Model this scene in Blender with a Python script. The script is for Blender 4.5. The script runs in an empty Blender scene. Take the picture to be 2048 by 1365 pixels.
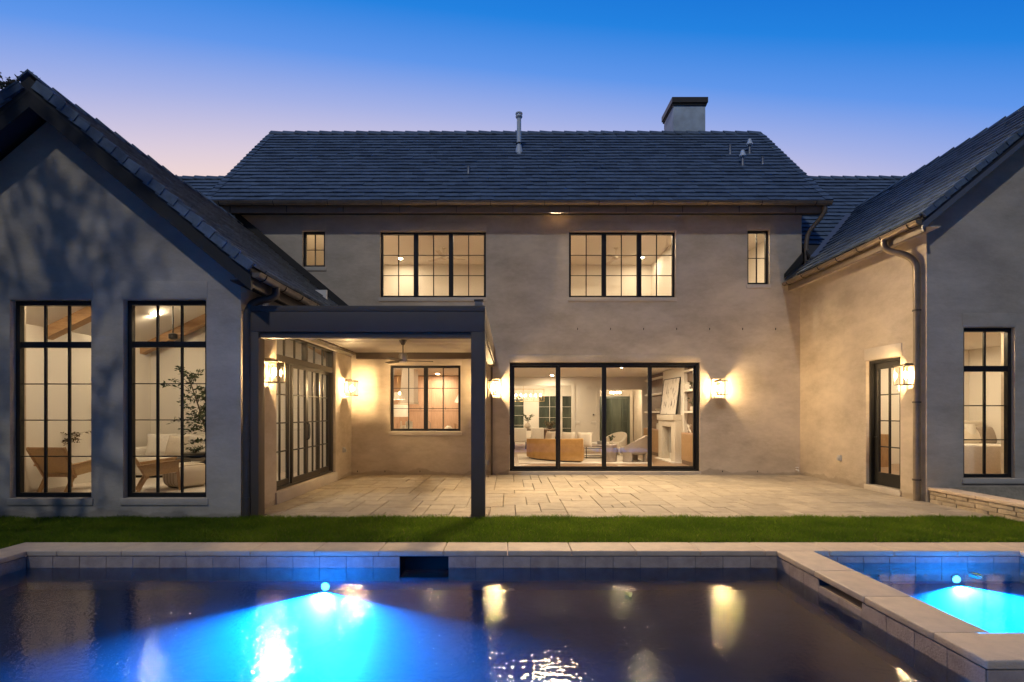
import bpy, bmesh, math, random
import numpy as np
from mathutils import Vector, Matrix
random.seed(7); rng = np.random.default_rng(11)
R = math.radians
scene = bpy.context.scene
COL = scene.collection

# ---------------------------------------------------------------- camera
F, VX, VY, EYE = 1020.0, 1020.0, 825.0, 1.54        # focal length and vanishing point measured on the 2048 px photo
cam_d = bpy.data.cameras.new('camera'); cam = bpy.data.objects.new('camera', cam_d); COL.objects.link(cam)
cam.location = (0, 0, EYE); cam.rotation_euler = (R(90), 0, 0)
cam_d.sensor_width = 36; cam_d.lens = F / 2048 * 36
cam_d.shift_x = (1024 - VX) / 2048; cam_d.shift_y = (VY - 682.5) / 2048
cam_d.clip_end = 3000
scene.camera = cam
def X(px, y): return (px - VX) * y / F               # metres from photo pixels at a real depth y
def Z(py, y): return EYE + (VY - py) * y / F

# ---------------------------------------------------------------- world: dusk sky
world = bpy.data.worlds.new('World'); scene.world = world; world.use_nodes = True
nt = world.node_tree; nt.nodes.clear()
wo = nt.nodes.new('ShaderNodeOutputWorld'); bg = nt.nodes.new('ShaderNodeBackground')
tc = nt.nodes.new('ShaderNodeTexCoord'); dot = nt.nodes.new('ShaderNodeVectorMath'); dot.operation = 'DOT_PRODUCT'
al = R(31)                                            # twilight arch: the glow sits low over the house (+Y)
dot.inputs[1].default_value = (0.078, -math.sin(al), math.cos(al))
nrm = nt.nodes.new('ShaderNodeVectorMath'); nrm.operation = 'NORMALIZE'
mr = nt.nodes.new('ShaderNodeMapRange'); mr.inputs[1].default_value = -0.6; mr.inputs[2].default_value = 1.0
ramp = nt.nodes.new('ShaderNodeValToRGB'); cr = ramp.color_ramp
def srgb(r, g, b):
    f = lambda c: (c/255/12.92) if c/255 <= 0.04045 else ((c/255+0.055)/1.055)**2.4
    return (f(r), f(g), f(b), 1)
stops = [(-0.6, srgb(236,190,160)), (-0.30, srgb(240,206,188)), (-0.15, srgb(238,210,200)), (-0.09, srgb(208,195,212)), (-0.02, srgb(158,170,220)),
         (0.05, srgb(92,144,224)), (0.12, srgb(34,124,214)), (0.20, srgb(18,104,200)), (0.45, srgb(58,70,112)), (0.75, srgb(42,90,172)), (1.0, srgb(40,86,164))]
while len(cr.elements) < len(stops): cr.elements.new(0.5)
for e, (p, c) in zip(cr.elements, stops): e.position = (p + 0.6) / 1.6; e.color = c
nt.links.new(tc.outputs['Generated'], nrm.inputs[0]); nt.links.new(nrm.outputs[0], dot.inputs[0])
nt.links.new(dot.outputs['Value'], mr.inputs[0]); nt.links.new(mr.outputs[0], ramp.inputs[0])
sx = nt.nodes.new('ShaderNodeSeparateXYZ'); nt.links.new(nrm.outputs[0], sx.inputs[0])       # away from the sunset the sky is darker and greyer
m3 = nt.nodes.new('ShaderNodeMapRange'); m3.interpolation_type = 'SMOOTHSTEP'; m3.inputs[1].default_value = 0.45; m3.inputs[2].default_value = -0.65; nt.links.new(sx.outputs['Y'], m3.inputs[0])
mxw = nt.nodes.new('ShaderNodeMix'); mxw.data_type = 'RGBA'; mxw.blend_type = 'MULTIPLY'; mxw.inputs[7].default_value = (0.82, 0.52, 0.38, 1)
nt.links.new(m3.outputs[0], mxw.inputs[0]); nt.links.new(ramp.outputs[0], mxw.inputs[6]); nt.links.new(mxw.outputs[2], bg.inputs[0]); nt.links.new(bg.outputs[0], wo.inputs[0])
bg.inputs[1].default_value = 0.84

# ---------------------------------------------------------------- last daylight from behind the camera (casts the tree's shadow)
sun_d = bpy.data.lights.new('sun', 'SUN'); sun = bpy.data.objects.new('sun', sun_d); COL.objects.link(sun)
sun_d.energy = 0.55; sun_d.angle = R(1.2); sun_d.color = (0.95, 0.97, 0.98)
sun.rotation_euler = Vector((0.16, 0.64, -0.77)).to_track_quat('-Z', 'Y').to_euler()

# ---------------------------------------------------------------- render
scene.view_settings.view_transform = 'Standard'; scene.view_settings.look = 'None'
scene.view_settings.exposure = 0.4; scene.view_settings.gamma = 1.0
scene.render.engine = 'CYCLES'
cy = scene.cycles
cy.use_denoising = True
try: cy.denoiser = 'OPENIMAGEDENOISE'
except Exception: pass
cy.max_bounces = 10; cy.diffuse_bounces = 5; cy.glossy_bounces = 4; cy.transparent_max_bounces = 24; cy.transmission_bounces = 6
cy.sample_clamp_indirect = 4.0; cy.caustics_reflective = False; cy.caustics_refractive = False
cy.use_adaptive_sampling = False

# ================================================================ materials
MATS = {}
def mat(name, col, rough=0.6, metal=0.0, var=0.0, vscale=6.0, bump=0.0, bscale=40.0, col2=None, island=0.0, spec=0.5, stretch=None, coat=0.0, sub=None):
    m = bpy.data.materials.new(name); m.use_nodes = True; MATS[name] = m
    n = m.node_tree.nodes; l = m.node_tree.links; b = n['Principled BSDF']
    b.inputs['Base Color'].default_value = (*col, 1); b.inputs['Roughness'].default_value = rough
    b.inputs['Metallic'].default_value = metal; b.inputs['Specular IOR Level'].default_value = spec
    if coat: b.inputs['Coat Weight'].default_value = coat
    t = n.new('ShaderNodeNewGeometry'); src = t.outputs['Position']
    if stretch:
        mp = n.new('ShaderNodeMapping'); mp.inputs['Scale'].default_value = stretch; l.new(src, mp.inputs[0]); src = mp.outputs[0]
    last = None
    if var or col2:
        c2 = col2 or tuple(max(0, c*(1-var)) for c in col)
        ns = n.new('ShaderNodeTexNoise'); ns.inputs['Scale'].default_value = vscale; ns.inputs['Detail'].default_value = 6; ns.inputs['Roughness'].default_value = 0.62
        l.new(src, ns.inputs['Vector'])
        rp = n.new('ShaderNodeMapRange'); rp.inputs[1].default_value = 0.36; rp.inputs[2].default_value = 0.66
        l.new(ns.outputs['Fac'], rp.inputs[0])
        mx = n.new('ShaderNodeMix'); mx.data_type = 'RGBA'; mx.inputs[6].default_value = (*col, 1); mx.inputs[7].default_value = (*c2, 1)
        l.new(rp.outputs[0], mx.inputs[0]); last = mx.outputs[2]
    if island:
        oi = n.new('ShaderNodeObjectInfo'); ad = n.new('ShaderNodeMath'); ad.operation = 'ADD'
        fr = n.new('ShaderNodeMath'); fr.operation = 'FRACT'
        l.new(oi.outputs['Random'], ad.inputs[0]); l.new(t.outputs['Random Per Island'], ad.inputs[1]); l.new(ad.outputs[0], fr.inputs[0])
        r2 = n.new('ShaderNodeMapRange'); r2.inputs[3].default_value = 1 - island; r2.inputs[4].default_value = 1 + island; l.new(fr.outputs[0], r2.inputs[0])
        hv = n.new('ShaderNodeHueSaturation'); hv.inputs['Color'].default_value = (*col, 1)
        if last: l.new(last, hv.inputs['Color'])
        l.new(r2.outputs[0], hv.inputs['Value']); last = hv.outputs[0]
    if last: l.new(last, b.inputs['Base Color'])
    if bump:
        nb = n.new('ShaderNodeTexNoise'); nb.inputs['Scale'].default_value = bscale; nb.inputs['Detail'].default_value = 5
        l.new(src, nb.inputs['Vector'])
        bp = n.new('ShaderNodeBump'); bp.inputs['Strength'].default_value = bump; bp.inputs['Distance'].default_value = 0.02
        l.new(nb.outputs['Fac'], bp.inputs['Height']); l.new(bp.outputs[0], b.inputs['Normal'])
    return m
def emat(name, col, s):
    m = bpy.data.materials.new(name); m.use_nodes = True; MATS[name] = m
    n = m.node_tree.nodes; l = m.node_tree.links; n.remove(n['Principled BSDF'])
    e = n.new('ShaderNodeEmission'); e.inputs[0].default_value = (*col, 1); e.inputs[1].default_value = s
    l.new(e.outputs[0], n['Material Output'].inputs[0]); return m
def thin_glass(name, tint=(1,1,1), ior=1.45, gloss=1.0, rough=0.0):
    m = bpy.data.materials.new(name); m.use_nodes = True; MATS[name] = m
    n = m.node_tree.nodes; l = m.node_tree.links; n.remove(n['Principled BSDF'])
    tr = n.new('ShaderNodeBsdfTransparent'); tr.inputs[0].default_value = (*tint, 1)
    gl = n.new('ShaderNodeBsdfGlossy'); gl.inputs['Roughness'].default_value = rough
    lw = n.new('ShaderNodeLayerWeight'); lw.inputs['Blend'].default_value = 0.5; f0 = ((ior-1)/(ior+1))**2
    pw_ = n.new('ShaderNodeMath'); pw_.operation = 'POWER'; pw_.inputs[1].default_value = 5.0; l.new(lw.outputs['Facing'], pw_.inputs[0])
    mu = n.new('ShaderNodeMath'); mu.operation = 'MULTIPLY_ADD'; mu.inputs[1].default_value = (1-f0)*gloss; mu.inputs[2].default_value = f0*gloss; l.new(pw_.outputs[0], mu.inputs[0])
    mx = n.new('ShaderNodeMixShader'); l.new(mu.outputs[0], mx.inputs[0]); l.new(tr.outputs[0], mx.inputs[1]); l.new(gl.outputs[0], mx.inputs[2])
    l.new(mx.outputs[0], n['Material Output'].inputs[0]); return m

def stucco(name, col, col2):
    m = bpy.data.materials.new(name); m.use_nodes = True; MATS[name] = m
    n = m.node_tree.nodes; l = m.node_tree.links; b = n['Principled BSDF']; b.inputs['Roughness'].default_value = 0.85; b.inputs['Specular IOR Level'].default_value = 0.25
    g = n.new('ShaderNodeNewGeometry')
    a = n.new('ShaderNodeTexNoise'); a.inputs['Scale'].default_value = 0.9; a.inputs['Detail'].default_value = 8; a.inputs['Roughness'].default_value = 0.68
    mp = n.new('ShaderNodeMapping'); mp.inputs['Scale'].default_value = (1.0, 1.0, 1.9); l.new(g.outputs['Position'], mp.inputs[0]); l.new(mp.outputs[0], a.inputs['Vector'])
    r1 = n.new('ShaderNodeMapRange'); r1.inputs[1].default_value = 0.36; r1.inputs[2].default_value = 0.66; l.new(a.outputs['Fac'], r1.inputs[0])
    mx = n.new('ShaderNodeMix'); mx.data_type = 'RGBA'; mx.inputs[6].default_value = (*col, 1); mx.inputs[7].default_value = (*col2, 1); l.new(r1.outputs[0], mx.inputs[0])
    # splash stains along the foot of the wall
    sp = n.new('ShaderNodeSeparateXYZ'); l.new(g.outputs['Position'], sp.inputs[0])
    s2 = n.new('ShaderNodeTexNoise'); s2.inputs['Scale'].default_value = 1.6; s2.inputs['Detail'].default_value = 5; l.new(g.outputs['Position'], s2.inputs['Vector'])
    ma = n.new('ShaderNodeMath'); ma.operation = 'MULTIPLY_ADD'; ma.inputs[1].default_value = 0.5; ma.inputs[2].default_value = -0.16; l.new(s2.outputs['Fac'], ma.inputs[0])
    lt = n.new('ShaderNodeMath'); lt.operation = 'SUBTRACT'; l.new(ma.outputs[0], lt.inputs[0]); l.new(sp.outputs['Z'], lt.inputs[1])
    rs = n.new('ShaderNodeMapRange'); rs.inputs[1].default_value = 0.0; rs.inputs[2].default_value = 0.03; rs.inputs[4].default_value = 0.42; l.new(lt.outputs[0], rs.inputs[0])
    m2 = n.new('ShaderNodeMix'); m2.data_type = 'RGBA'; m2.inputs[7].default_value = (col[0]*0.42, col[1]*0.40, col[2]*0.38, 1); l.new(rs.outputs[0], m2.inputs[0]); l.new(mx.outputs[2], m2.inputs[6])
    l.new(m2.outputs[2], b.inputs['Base Color'])
    f = n.new('ShaderNodeTexNoise'); f.inputs['Scale'].default_value = 7.0; f.inputs['Detail'].default_value = 9; f.inputs['Roughness'].default_value = 0.62; l.new(mp.outputs[0], f.inputs['Vector'])
    bp = n.new('ShaderNodeBump'); bp.inputs['Strength'].default_value = 0.35; bp.inputs['Distance'].default_value = 0.02; l.new(f.outputs['Fac'], bp.inputs['Height']); l.new(bp.outputs[0], b.inputs['Normal'])
    return m

stucco('stucco', (0.60, 0.51, 0.395), (0.42, 0.35, 0.265))
mat('stucco_smooth', (0.58, 0.51, 0.42), 0.85, var=0.12, vscale=3, bump=0.15, bscale=14, spec=0.2)
mat('roof_tile', (0.125, 0.172, 0.235), 0.62, var=0.32, vscale=9, island=0.22, bump=0.25, bscale=60)
mat('roof_deck', (0.045, 0.042, 0.04), 0.8)
mat('bronze', (0.095, 0.075, 0.056), 0.42, metal=0.25, var=0.25, vscale=2.5)
mat('gutter_metal', (0.30, 0.235, 0.165), 0.36, metal=0.45, var=0.3, vscale=4)
mat('soffit', (0.020, 0.017, 0.015), 0.7)
mat('fascia_paint', (0.27, 0.205, 0.14), 0.5, var=0.2, vscale=3)
mat('pergola_paint', (0.105, 0.076, 0.052), 0.6, var=0.15, vscale=2)
mat('louver', (0.48, 0.42, 0.34), 0.45)
mat('black_steel', (0.008, 0.0075, 0.007), 0.42)
mat('door_bronze', (0.055, 0.047, 0.038), 0.4, metal=0.2)
thin_glass('glass', (0.97, 0.975, 0.97), 1.4, 0.75)
thin_glass('lantern_glass', (1.0, 0.98, 0.95), 1.3, 0.5)
mat('chimney_plaster', (0.60, 0.69, 0.75), 0.85, var=0.25, vscale=3, bump=0.2, bscale=12)
mat('vent_metal', (0.72, 0.78, 0.84), 0.45)
mat('lead', (0.20, 0.21, 0.23), 0.5, metal=0.6)
mat('paver', (0.40, 0.325, 0.225), 0.72, var=0.22, vscale=5, island=0.13, bump=0.4, bscale=25)
mat('paver_bed', (0.12, 0.098, 0.072), 0.95)
mat('coping', (0.66, 0.51, 0.355), 0.6, var=0.14, vscale=8, island=0.05, bump=0.3, bscale=70)
mat('waterline_tile', (0.52, 0.41, 0.34), 0.55, col2=(0.38, 0.29, 0.24), vscale=7, island=0.08, bump=0.3, bscale=60)
mat('plaster', (0.085, 0.145, 0.22), 0.7, var=0.15, vscale=4)
mat('grout', (0.07, 0.06, 0.055), 0.95)
mat('soil', (0.075, 0.095, 0.02), 1.0, var=0.4, vscale=8)
mat('ground', (0.05, 0.065, 0.025), 1.0, var=0.4, vscale=2)
mat('limestone', (0.52, 0.42, 0.29), 0.8, var=0.3, vscale=7, island=0.14, bump=0.6, bscale=22)
mat('mortar', (0.42, 0.36, 0.27), 0.9)
mat('white_paint', (0.74, 0.70, 0.64), 0.7)
mat('ceiling_paint', (0.76, 0.72, 0.66), 0.8)
mat('oak_floor', (0.30, 0.19, 0.115), 0.35, col2=(0.22, 0.135, 0.08), vscale=4, stretch=(1, 9, 1))
mat('oak', (0.42, 0.265, 0.135), 0.5, col2=(0.32, 0.19, 0.09), vscale=5, stretch=(6, 6, 1))
mat('oak_beam', (0.46, 0.29, 0.15), 0.6, col2=(0.34, 0.20, 0.10), vscale=5, stretch=(1, 8, 8))
mat('cane', (0.50, 0.33, 0.16), 0.6, var=0.25, vscale=60)
mat('pale_wood', (0.55, 0.36, 0.25), 0.5, col2=(0.47, 0.30, 0.20), vscale=6, stretch=(5, 5, 0.7))
mat('shelf_back', (0.20, 0.135, 0.095), 0.6, var=0.3, vscale=10)
mat('cream_fabric', (0.66, 0.59, 0.50), 0.95, var=0.12, vscale=40)
mat('white_fabric', (0.74, 0.70, 0.64), 0.95, var=0.08, vscale=30)
mat('caramel_velvet', (0.50, 0.29, 0.10), 0.85, col2=(0.40, 0.22, 0.07), vscale=5)
mat('taupe_fabric', (0.36, 0.30, 0.25), 0.95, var=0.15, vscale=40)
mat('rug', (0.66, 0.60, 0.53), 1.0, var=0.12, vscale=20)
mat('stone_marble', (0.34, 0.28, 0.24), 0.4, col2=(0.18, 0.14, 0.12), vscale=4)
mat('plant_leaf', (0.055, 0.085, 0.035), 0.6, var=0.4, vscale=30)
mat('dry_leaf', (0.16, 0.12, 0.06), 0.8, var=0.4, vscale=30)
mat('bark', (0.10, 0.075, 0.05), 0.9, var=0.4, vscale=20)
mat('tree_leaf', (0.03, 0.06, 0.035), 0.7, var=0.4, vscale=3)
mat('ceramic', (0.62, 0.55, 0.46), 0.5, var=0.15, vscale=20)
mat('dark_ceramic', (0.10, 0.09, 0.08), 0.5)
mat('grey_metal', (0.30, 0.29, 0.28), 0.45, metal=0.5)
mat('box_grey', (0.40, 0.40, 0.40), 0.5)
mat('brass', (0.55, 0.38, 0.16), 0.3, metal=0.9)
mat('green_door', (0.05, 0.065, 0.05), 0.4)
mat('night_glass', (0.03, 0.04, 0.032), 0.12, col2=(0.085, 0.10, 0.075), vscale=1.2, stretch=(3, 3, 0.5))
mat('leaf_green', (0.02, 0.12, 0.03), 0.5)
mat('plastic_white', (0.7, 0.68, 0.64), 0.5)
mat('skimmer_brown', (0.06, 0.028, 0.022), 0.7)
mat('stucco_blue_grey', (0.30, 0.31, 0.30), 0.9)

WARM = (1.0, 0.74, 0.46)
emat('bulb', (1.0, 0.70, 0.36), 1350.0)
emat('downlight', (1.0, 0.78, 0.50), 850.0)
emat('pendant_bulb', (1.0, 0.76, 0.48), 260.0)
emat('flood_lens', (1.0, 0.76, 0.48), 8.0)
emat('pool_lens', (0.06, 0.45, 1.0), 9.0)

def painting_material():
    m = mat('canvas', (0.68, 0.63, 0.58), 0.8)
    n = m.node_tree.nodes; l = m.node_tree.links
    g = n.new('ShaderNodeNewGeometry'); mp = n.new('ShaderNodeMapping'); mp.inputs['Scale'].default_value = (4, 9, 3); l.new(g.outputs['Position'], mp.inputs[0])
    s = n.new('ShaderNodeTexNoise'); s.inputs['Scale'].default_value = 1.2; s.inputs['Detail'].default_value = 5; l.new(mp.outputs[0], s.inputs['Vector'])
    r = n.new('ShaderNodeValToRGB'); r.color_ramp.elements[0].position = 0.34; r.color_ramp.elements[0].color = (0.10, 0.09, 0.09, 1)
    r.color_ramp.elements[1].position = 0.44; r.color_ramp.elements[1].color = (0.68, 0.63, 0.58, 1)
    l.new(s.outputs['Fac'], r.inputs[0]); l.new(r.outputs[0], n['Principled BSDF'].inputs['Base Color'])
painting_material()
def stripe_material():
    m = mat('striped_fabric', (0.62, 0.54, 0.44), 0.95)
    n = m.node_tree.nodes; l = m.node_tree.links
    tcn = n.new('ShaderNodeTexCoord'); w = n.new('ShaderNodeTexWave'); w.inputs['Scale'].default_value = 3.2; w.bands_direction = 'X'
    r = n.new('ShaderNodeValToRGB'); r.color_ramp.elements[0].position = 0.90; r.color_ramp.elements[0].color = (0.62, 0.54, 0.44, 1)
    r.color_ramp.elements[1].position = 0.96; r.color_ramp.elements[1].color = (0.24, 0.18, 0.13, 1)
    l.new(tcn.outputs['Object'], w.inputs['Vector']); l.new(w.outputs['Fac'], r.inputs[0]); l.new(r.outputs[0], n['Principled BSDF'].inputs['Base Color'])
stripe_material()
def grass_material():
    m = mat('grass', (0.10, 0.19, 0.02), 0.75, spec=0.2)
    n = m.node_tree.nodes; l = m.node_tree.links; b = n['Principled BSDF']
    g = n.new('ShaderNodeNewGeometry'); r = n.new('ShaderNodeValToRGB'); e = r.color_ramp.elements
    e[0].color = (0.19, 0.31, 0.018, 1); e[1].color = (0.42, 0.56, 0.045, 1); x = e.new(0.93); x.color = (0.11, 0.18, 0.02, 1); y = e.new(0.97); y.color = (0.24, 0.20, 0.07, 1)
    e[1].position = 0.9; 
    s = n.new('ShaderNodeTexNoise'); s.inputs['Scale'].default_value = 1.7; s.inputs['Detail'].default_value = 3; l.new(g.outputs['Position'], s.inputs['Vector'])
    mx = n.new('ShaderNodeMix'); mx.data_type = 'RGBA'; mx.blend_type = 'MULTIPLY'; mx.inputs[0].default_value = 1.0
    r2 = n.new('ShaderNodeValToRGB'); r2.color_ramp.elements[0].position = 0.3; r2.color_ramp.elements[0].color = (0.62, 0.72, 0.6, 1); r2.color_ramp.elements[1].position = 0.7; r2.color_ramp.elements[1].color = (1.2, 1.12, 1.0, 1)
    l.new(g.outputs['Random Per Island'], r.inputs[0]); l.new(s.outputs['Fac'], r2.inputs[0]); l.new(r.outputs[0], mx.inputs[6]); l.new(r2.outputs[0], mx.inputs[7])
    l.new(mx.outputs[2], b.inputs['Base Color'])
    tl = n.new('ShaderNodeBsdfTranslucent'); l.new(mx.outputs[2], tl.inputs[0]); ms = n.new('ShaderNodeMixShader'); ms.inputs[0].default_value = 0.6
    l.new(b.outputs[0], ms.inputs[1]); l.new(tl.outputs[0], ms.inputs[2]); l.new(ms.outputs[0], n['Material Output'].inputs[0])
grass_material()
def water_material(name, strength, dark):
    m = bpy.data.materials.new(name); m.use_nodes = True; MATS[name] = m
    n = m.node_tree.nodes; l = m.node_tree.links; n.remove(n['Principled BSDF'])
    tr = n.new('ShaderNodeBsdfTransparent'); tr.inputs[0].default_value = (*dark, 1)
    gl = n.new('ShaderNodeBsdfGlossy'); gl.inputs['Roughness'].default_value = 0.045
    fr = n.new('ShaderNodeFresnel'); fr.inputs['IOR'].default_value = 1.75
    g = n.new('ShaderNodeNewGeometry')
    mp = n.new('ShaderNodeMapping'); mp.inputs['Scale'].default_value = (1.0, 1.0, 1.0); l.new(g.outputs['Position'], mp.inputs[0])
    a = n.new('ShaderNodeTexNoise'); a.inputs['Scale'].default_value = 2.2; a.inputs['Detail'].default_value = 2; a.inputs['Distortion'].default_value = 0.6; l.new(mp.outputs[0], a.inputs['Vector'])
    c = n.new('ShaderNodeTexNoise'); c.inputs['Scale'].default_value = 22.0; c.inputs['Detail'].default_value = 3; l.new(mp.outputs[0], c.inputs['Vector'])
    # breeze: the fine ripples come in patches
    pt = n.new('ShaderNodeTexNoise'); pt.inputs['Scale'].default_value = 0.55; l.new(mp.outputs[0], pt.inputs['Vector'])
    pr = n.new('ShaderNodeMapRange'); pr.inputs[1].default_value = 0.36; pr.inputs[2].default_value = 0.64; pr.inputs[3].default_value = 0.22; l.new(pt.outputs['Fac'], pr.inputs[0])
    mu = n.new('ShaderNodeMath'); mu.operation = 'MULTIPLY'; l.new(c.outputs['Fac'], mu.inputs[0]); l.new(pr.outputs[0], mu.inputs[1])
    m2 = n.new('ShaderNodeMath'); m2.operation = 'MULTIPLY_ADD'; m2.inputs[1].default_value = 0.9; l.new(mu.outputs[0], m2.inputs[0])
    a2 = n.new('ShaderNodeMath'); a2.operation = 'MULTIPLY'; a2.inputs[1].default_value = 0.45; l.new(a.outputs['Fac'], a2.inputs[0]); l.new(a2.outputs[0], m2.inputs[2])
    bp = n.new('ShaderNodeBump'); bp.inputs['Strength'].default_value = strength; bp.inputs['Distance'].default_value = 0.03; l.new(m2.outputs[0], bp.inputs['Height'])
    l.new(bp.outputs[0], gl.inputs['Normal'])
    mx = n.new('ShaderNodeMixShader'); l.new(fr.outputs[0], mx.inputs[0]); l.new(tr.outputs[0], mx.inputs[1]); l.new(gl.outputs[0], mx.inputs[2])
    l.new(mx.outputs[0], n['Material Output'].inputs[0])
water_material('water', 0.26, (0.80, 0.92, 0.97)); water_material('spa_water_mat', 0.07, (0.85, 0.95, 0.98))

# ================================================================ mesh helpers
OFF = {}                                              # world position of each object's origin
class MB:
    def __init__(s): s.v = []; s.f = []
    def add(s, v, f):
        o = len(s.v); s.v += [tuple(p) for p in v]; s.f += [tuple(i + o for i in q) for q in f]; return s
    def box(s, x0, x1, y0, y1, z0, z1):
        return s.add([(x0,y0,z0),(x1,y0,z0),(x1,y1,z0),(x0,y1,z0),(x0,y0,z1),(x1,y0,z1),(x1,y1,z1),(x0,y1,z1)],
                     [(3,2,1,0),(4,5,6,7),(0,1,5,4),(1,2,6,5),(2,3,7,6),(3,0,4,7)])
    def hexa(s, p): return s.add(p, [(3,2,1,0),(4,5,6,7),(0,1,5,4),(1,2,6,5),(2,3,7,6),(3,0,4,7)])
    def quad(s, a, b, c, d): return s.add([a,b,c,d], [(0,1,2,3)])
    def bar(s, p, q, w, h, up=(0,0,1)):
        p, q, up = Vector(p), Vector(q), Vector(up); d = (q-p).normalized()
        if abs(d.dot(up)) > 0.98: up = Vector((0,1,0))
        a = d.cross(up).normalized()*w/2; b = a.cross(d).normalized()*h/2
        return s.hexa([p-a-b, p+a-b, q+a-b, q-a-b, p-a+b, p+a+b, q+a+b, q-a+b])
    def tube(s, pts, r, n=10):
        pts = [Vector(p) for p in pts]; rr = r if isinstance(r, (list, tuple)) else [r]*len(pts); o = len(s.v); up = None
        for i, p in enumerate(pts):
            d = (pts[min(i+1, len(pts)-1)] - pts[max(i-1, 0)]).normalized()
            if up is None: up = d.orthogonal().normalized()
            a = (up - d*up.dot(d)).normalized(); up = a; b = d.cross(a)
            for k in range(n):
                t = 2*math.pi*k/n; s.v.append(tuple(p + (a*math.cos(t) + b*math.sin(t))*rr[i]))
        for i in range(len(pts)-1):
            for k in range(n):
                s.f.append((o+i*n+k, o+i*n+(k+1)%n, o+(i+1)*n+(k+1)%n, o+(i+1)*n+k))
        s.f.append(tuple(o+k for k in range(n))[::-1]); s.f.append(tuple(o+(len(pts)-1)*n+k for k in range(n))); return s
    def lathe(s, prof, n=20, c=(0,0,0), caps=True):
        o = len(s.v)
        for r, z in prof:
            for k in range(n):
                t = 2*math.pi*k/n; s.v.append((c[0]+r*math.cos(t), c[1]+r*math.sin(t), c[2]+z))
        for i in range(len(prof)-1):
            for k in range(n): s.f.append((o+i*n+k, o+i*n+(k+1)%n, o+(i+1)*n+(k+1)%n, o+(i+1)*n+k))
        if caps:
            s.f.append(tuple(o+k for k in range(n))[::-1]); s.f.append(tuple(o+(len(prof)-1)*n+k for k in range(n)))
        return s
    def prism(s, poly, y0, y1):                       # polygon in x,z pushed along y
        n = len(poly); o = len(s.v)
        s.v += [(p[0], y0, p[1]) for p in poly] + [(p[0], y1, p[1]) for p in poly]
        s.f += [tuple(o+i for i in range(n)), tuple(o+n+i for i in range(n))[::-1]] + [(o+i, o+n+i, o+n+(i+1)%n, o+(i+1)%n) for i in range(n)]; return s
    def prismx(s, poly, x0, x1):                      # polygon in y,z pushed along x
        n = len(poly); o = len(s.v)
        s.v += [(x0, p[0], p[1]) for p in poly] + [(x1, p[0], p[1]) for p in poly]
        s.f += [tuple(o+i for i in range(n)), tuple(o+n+i for i in range(n))[::-1]] + [(o+i, o+n+i, o+n+(i+1)%n, o+(i+1)%n) for i in range(n)]; return s
    def arc(s, c, r0, r1, a0, a1, z0, z1, n=16):      # curved slab in plan; z0/z1 numbers or functions of t
        f0 = z0 if callable(z0) else (lambda t: z0); f1 = z1 if callable(z1) else (lambda t: z1); o = len(s.v)
        for i in range(n+1):
            t = i/n; a = a0 + (a1-a0)*t; ca, sa = math.cos(a), math.sin(a)
            for r, z in ((r0, f0(t)), (r1, f0(t)), (r1, f1(t)), (r0, f1(t))): s.v.append((c[0]+r*ca, c[1]+r*sa, z))
        for i in range(n):
            for k in range(4): s.f.append((o+i*4+k, o+i*4+(k+1)%4, o+(i+1)*4+(k+1)%4, o+(i+1)*4+k))
        s.f.append((o+3,o+2,o+1,o)); s.f.append((o+n*4, o+n*4+1, o+n*4+2, o+n*4+3)); return s
    def gridwall(s, u0, u1, v0, v1, holes, mp, t):
        us = sorted({u0, u1, *[h[0] for h in holes], *[h[1] for h in holes]}); vs = sorted({v0, v1, *[h[2] for h in holes], *[h[3] for h in holes]})
        us = [u for u in us if u0 <= u <= u1]; vs = [v for v in vs if v0 <= v <= v1]
        for i in range(len(us)-1):
            for j in range(len(vs)-1):
                cu, cv = (us[i]+us[i+1])/2, (vs[j]+vs[j+1])/2
                if any(h[0] < cu < h[1] and h[2] < cv < h[3] for h in holes): continue
                for w in (0, t): s.quad(mp(us[i],vs[j],w), mp(us[i+1],vs[j],w), mp(us[i+1],vs[j+1],w), mp(us[i],vs[j+1],w))
        for a, b, c, d in list(holes) + [(u0, u1, v0, v1)]:
            for p, q in (((a,c),(b,c)), ((b,c),(b,d)), ((b,d),(a,d)), ((a,d),(a,c))):
                s.quad(mp(*p,0), mp(*q,0), mp(*q,t), mp(*p,t))
        return s
    def mesh(s, name, material, off=(0,0,0), smooth=False, weld=False):
        me = bpy.data.meshes.new(name); ox, oy, oz = off
        me.from_pydata([(x-ox, y-oy, z-oz) for x, y, z in s.v], [], s.f)
        if weld:
            b = bmesh.new(); b.from_mesh(me); bmesh.ops.remove_doubles(b, verts=b.verts, dist=1e-5); bmesh.ops.recalc_face_normals(b, faces=b.faces); b.to_mesh(me); b.free()
        if material: me.materials.append(MATS[material])
        if smooth:
            me.shade_smooth()
            try: me.set_sharp_from_angle(angle=R(40))
            except Exception: pass
        me.update(); return me
    def build(s, name, material, parent=None, smooth=False, local=False, bevel=0, weld=False, seg=2):
        off = (0,0,0) if local else OFF.get(parent, (0,0,0))
        me = s.mesh(name, material, off, smooth, weld)
        if bevel:
            b = bmesh.new(); b.from_mesh(me); bmesh.ops.remove_doubles(b, verts=b.verts, dist=1e-5); bmesh.ops.recalc_face_normals(b, faces=b.faces)
            bmesh.ops.bevel(b, geom=[e for e in b.edges if e.calc_face_angle(0) > R(25)], offset=bevel, segments=seg, affect='EDGES', profile=0.6)
            b.to_mesh(me); b.free()
            if seg > 1:
                me.shade_smooth()
                try: me.set_sharp_from_angle(angle=R(50))
                except Exception: pass
        return link(name, me, parent)
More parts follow.
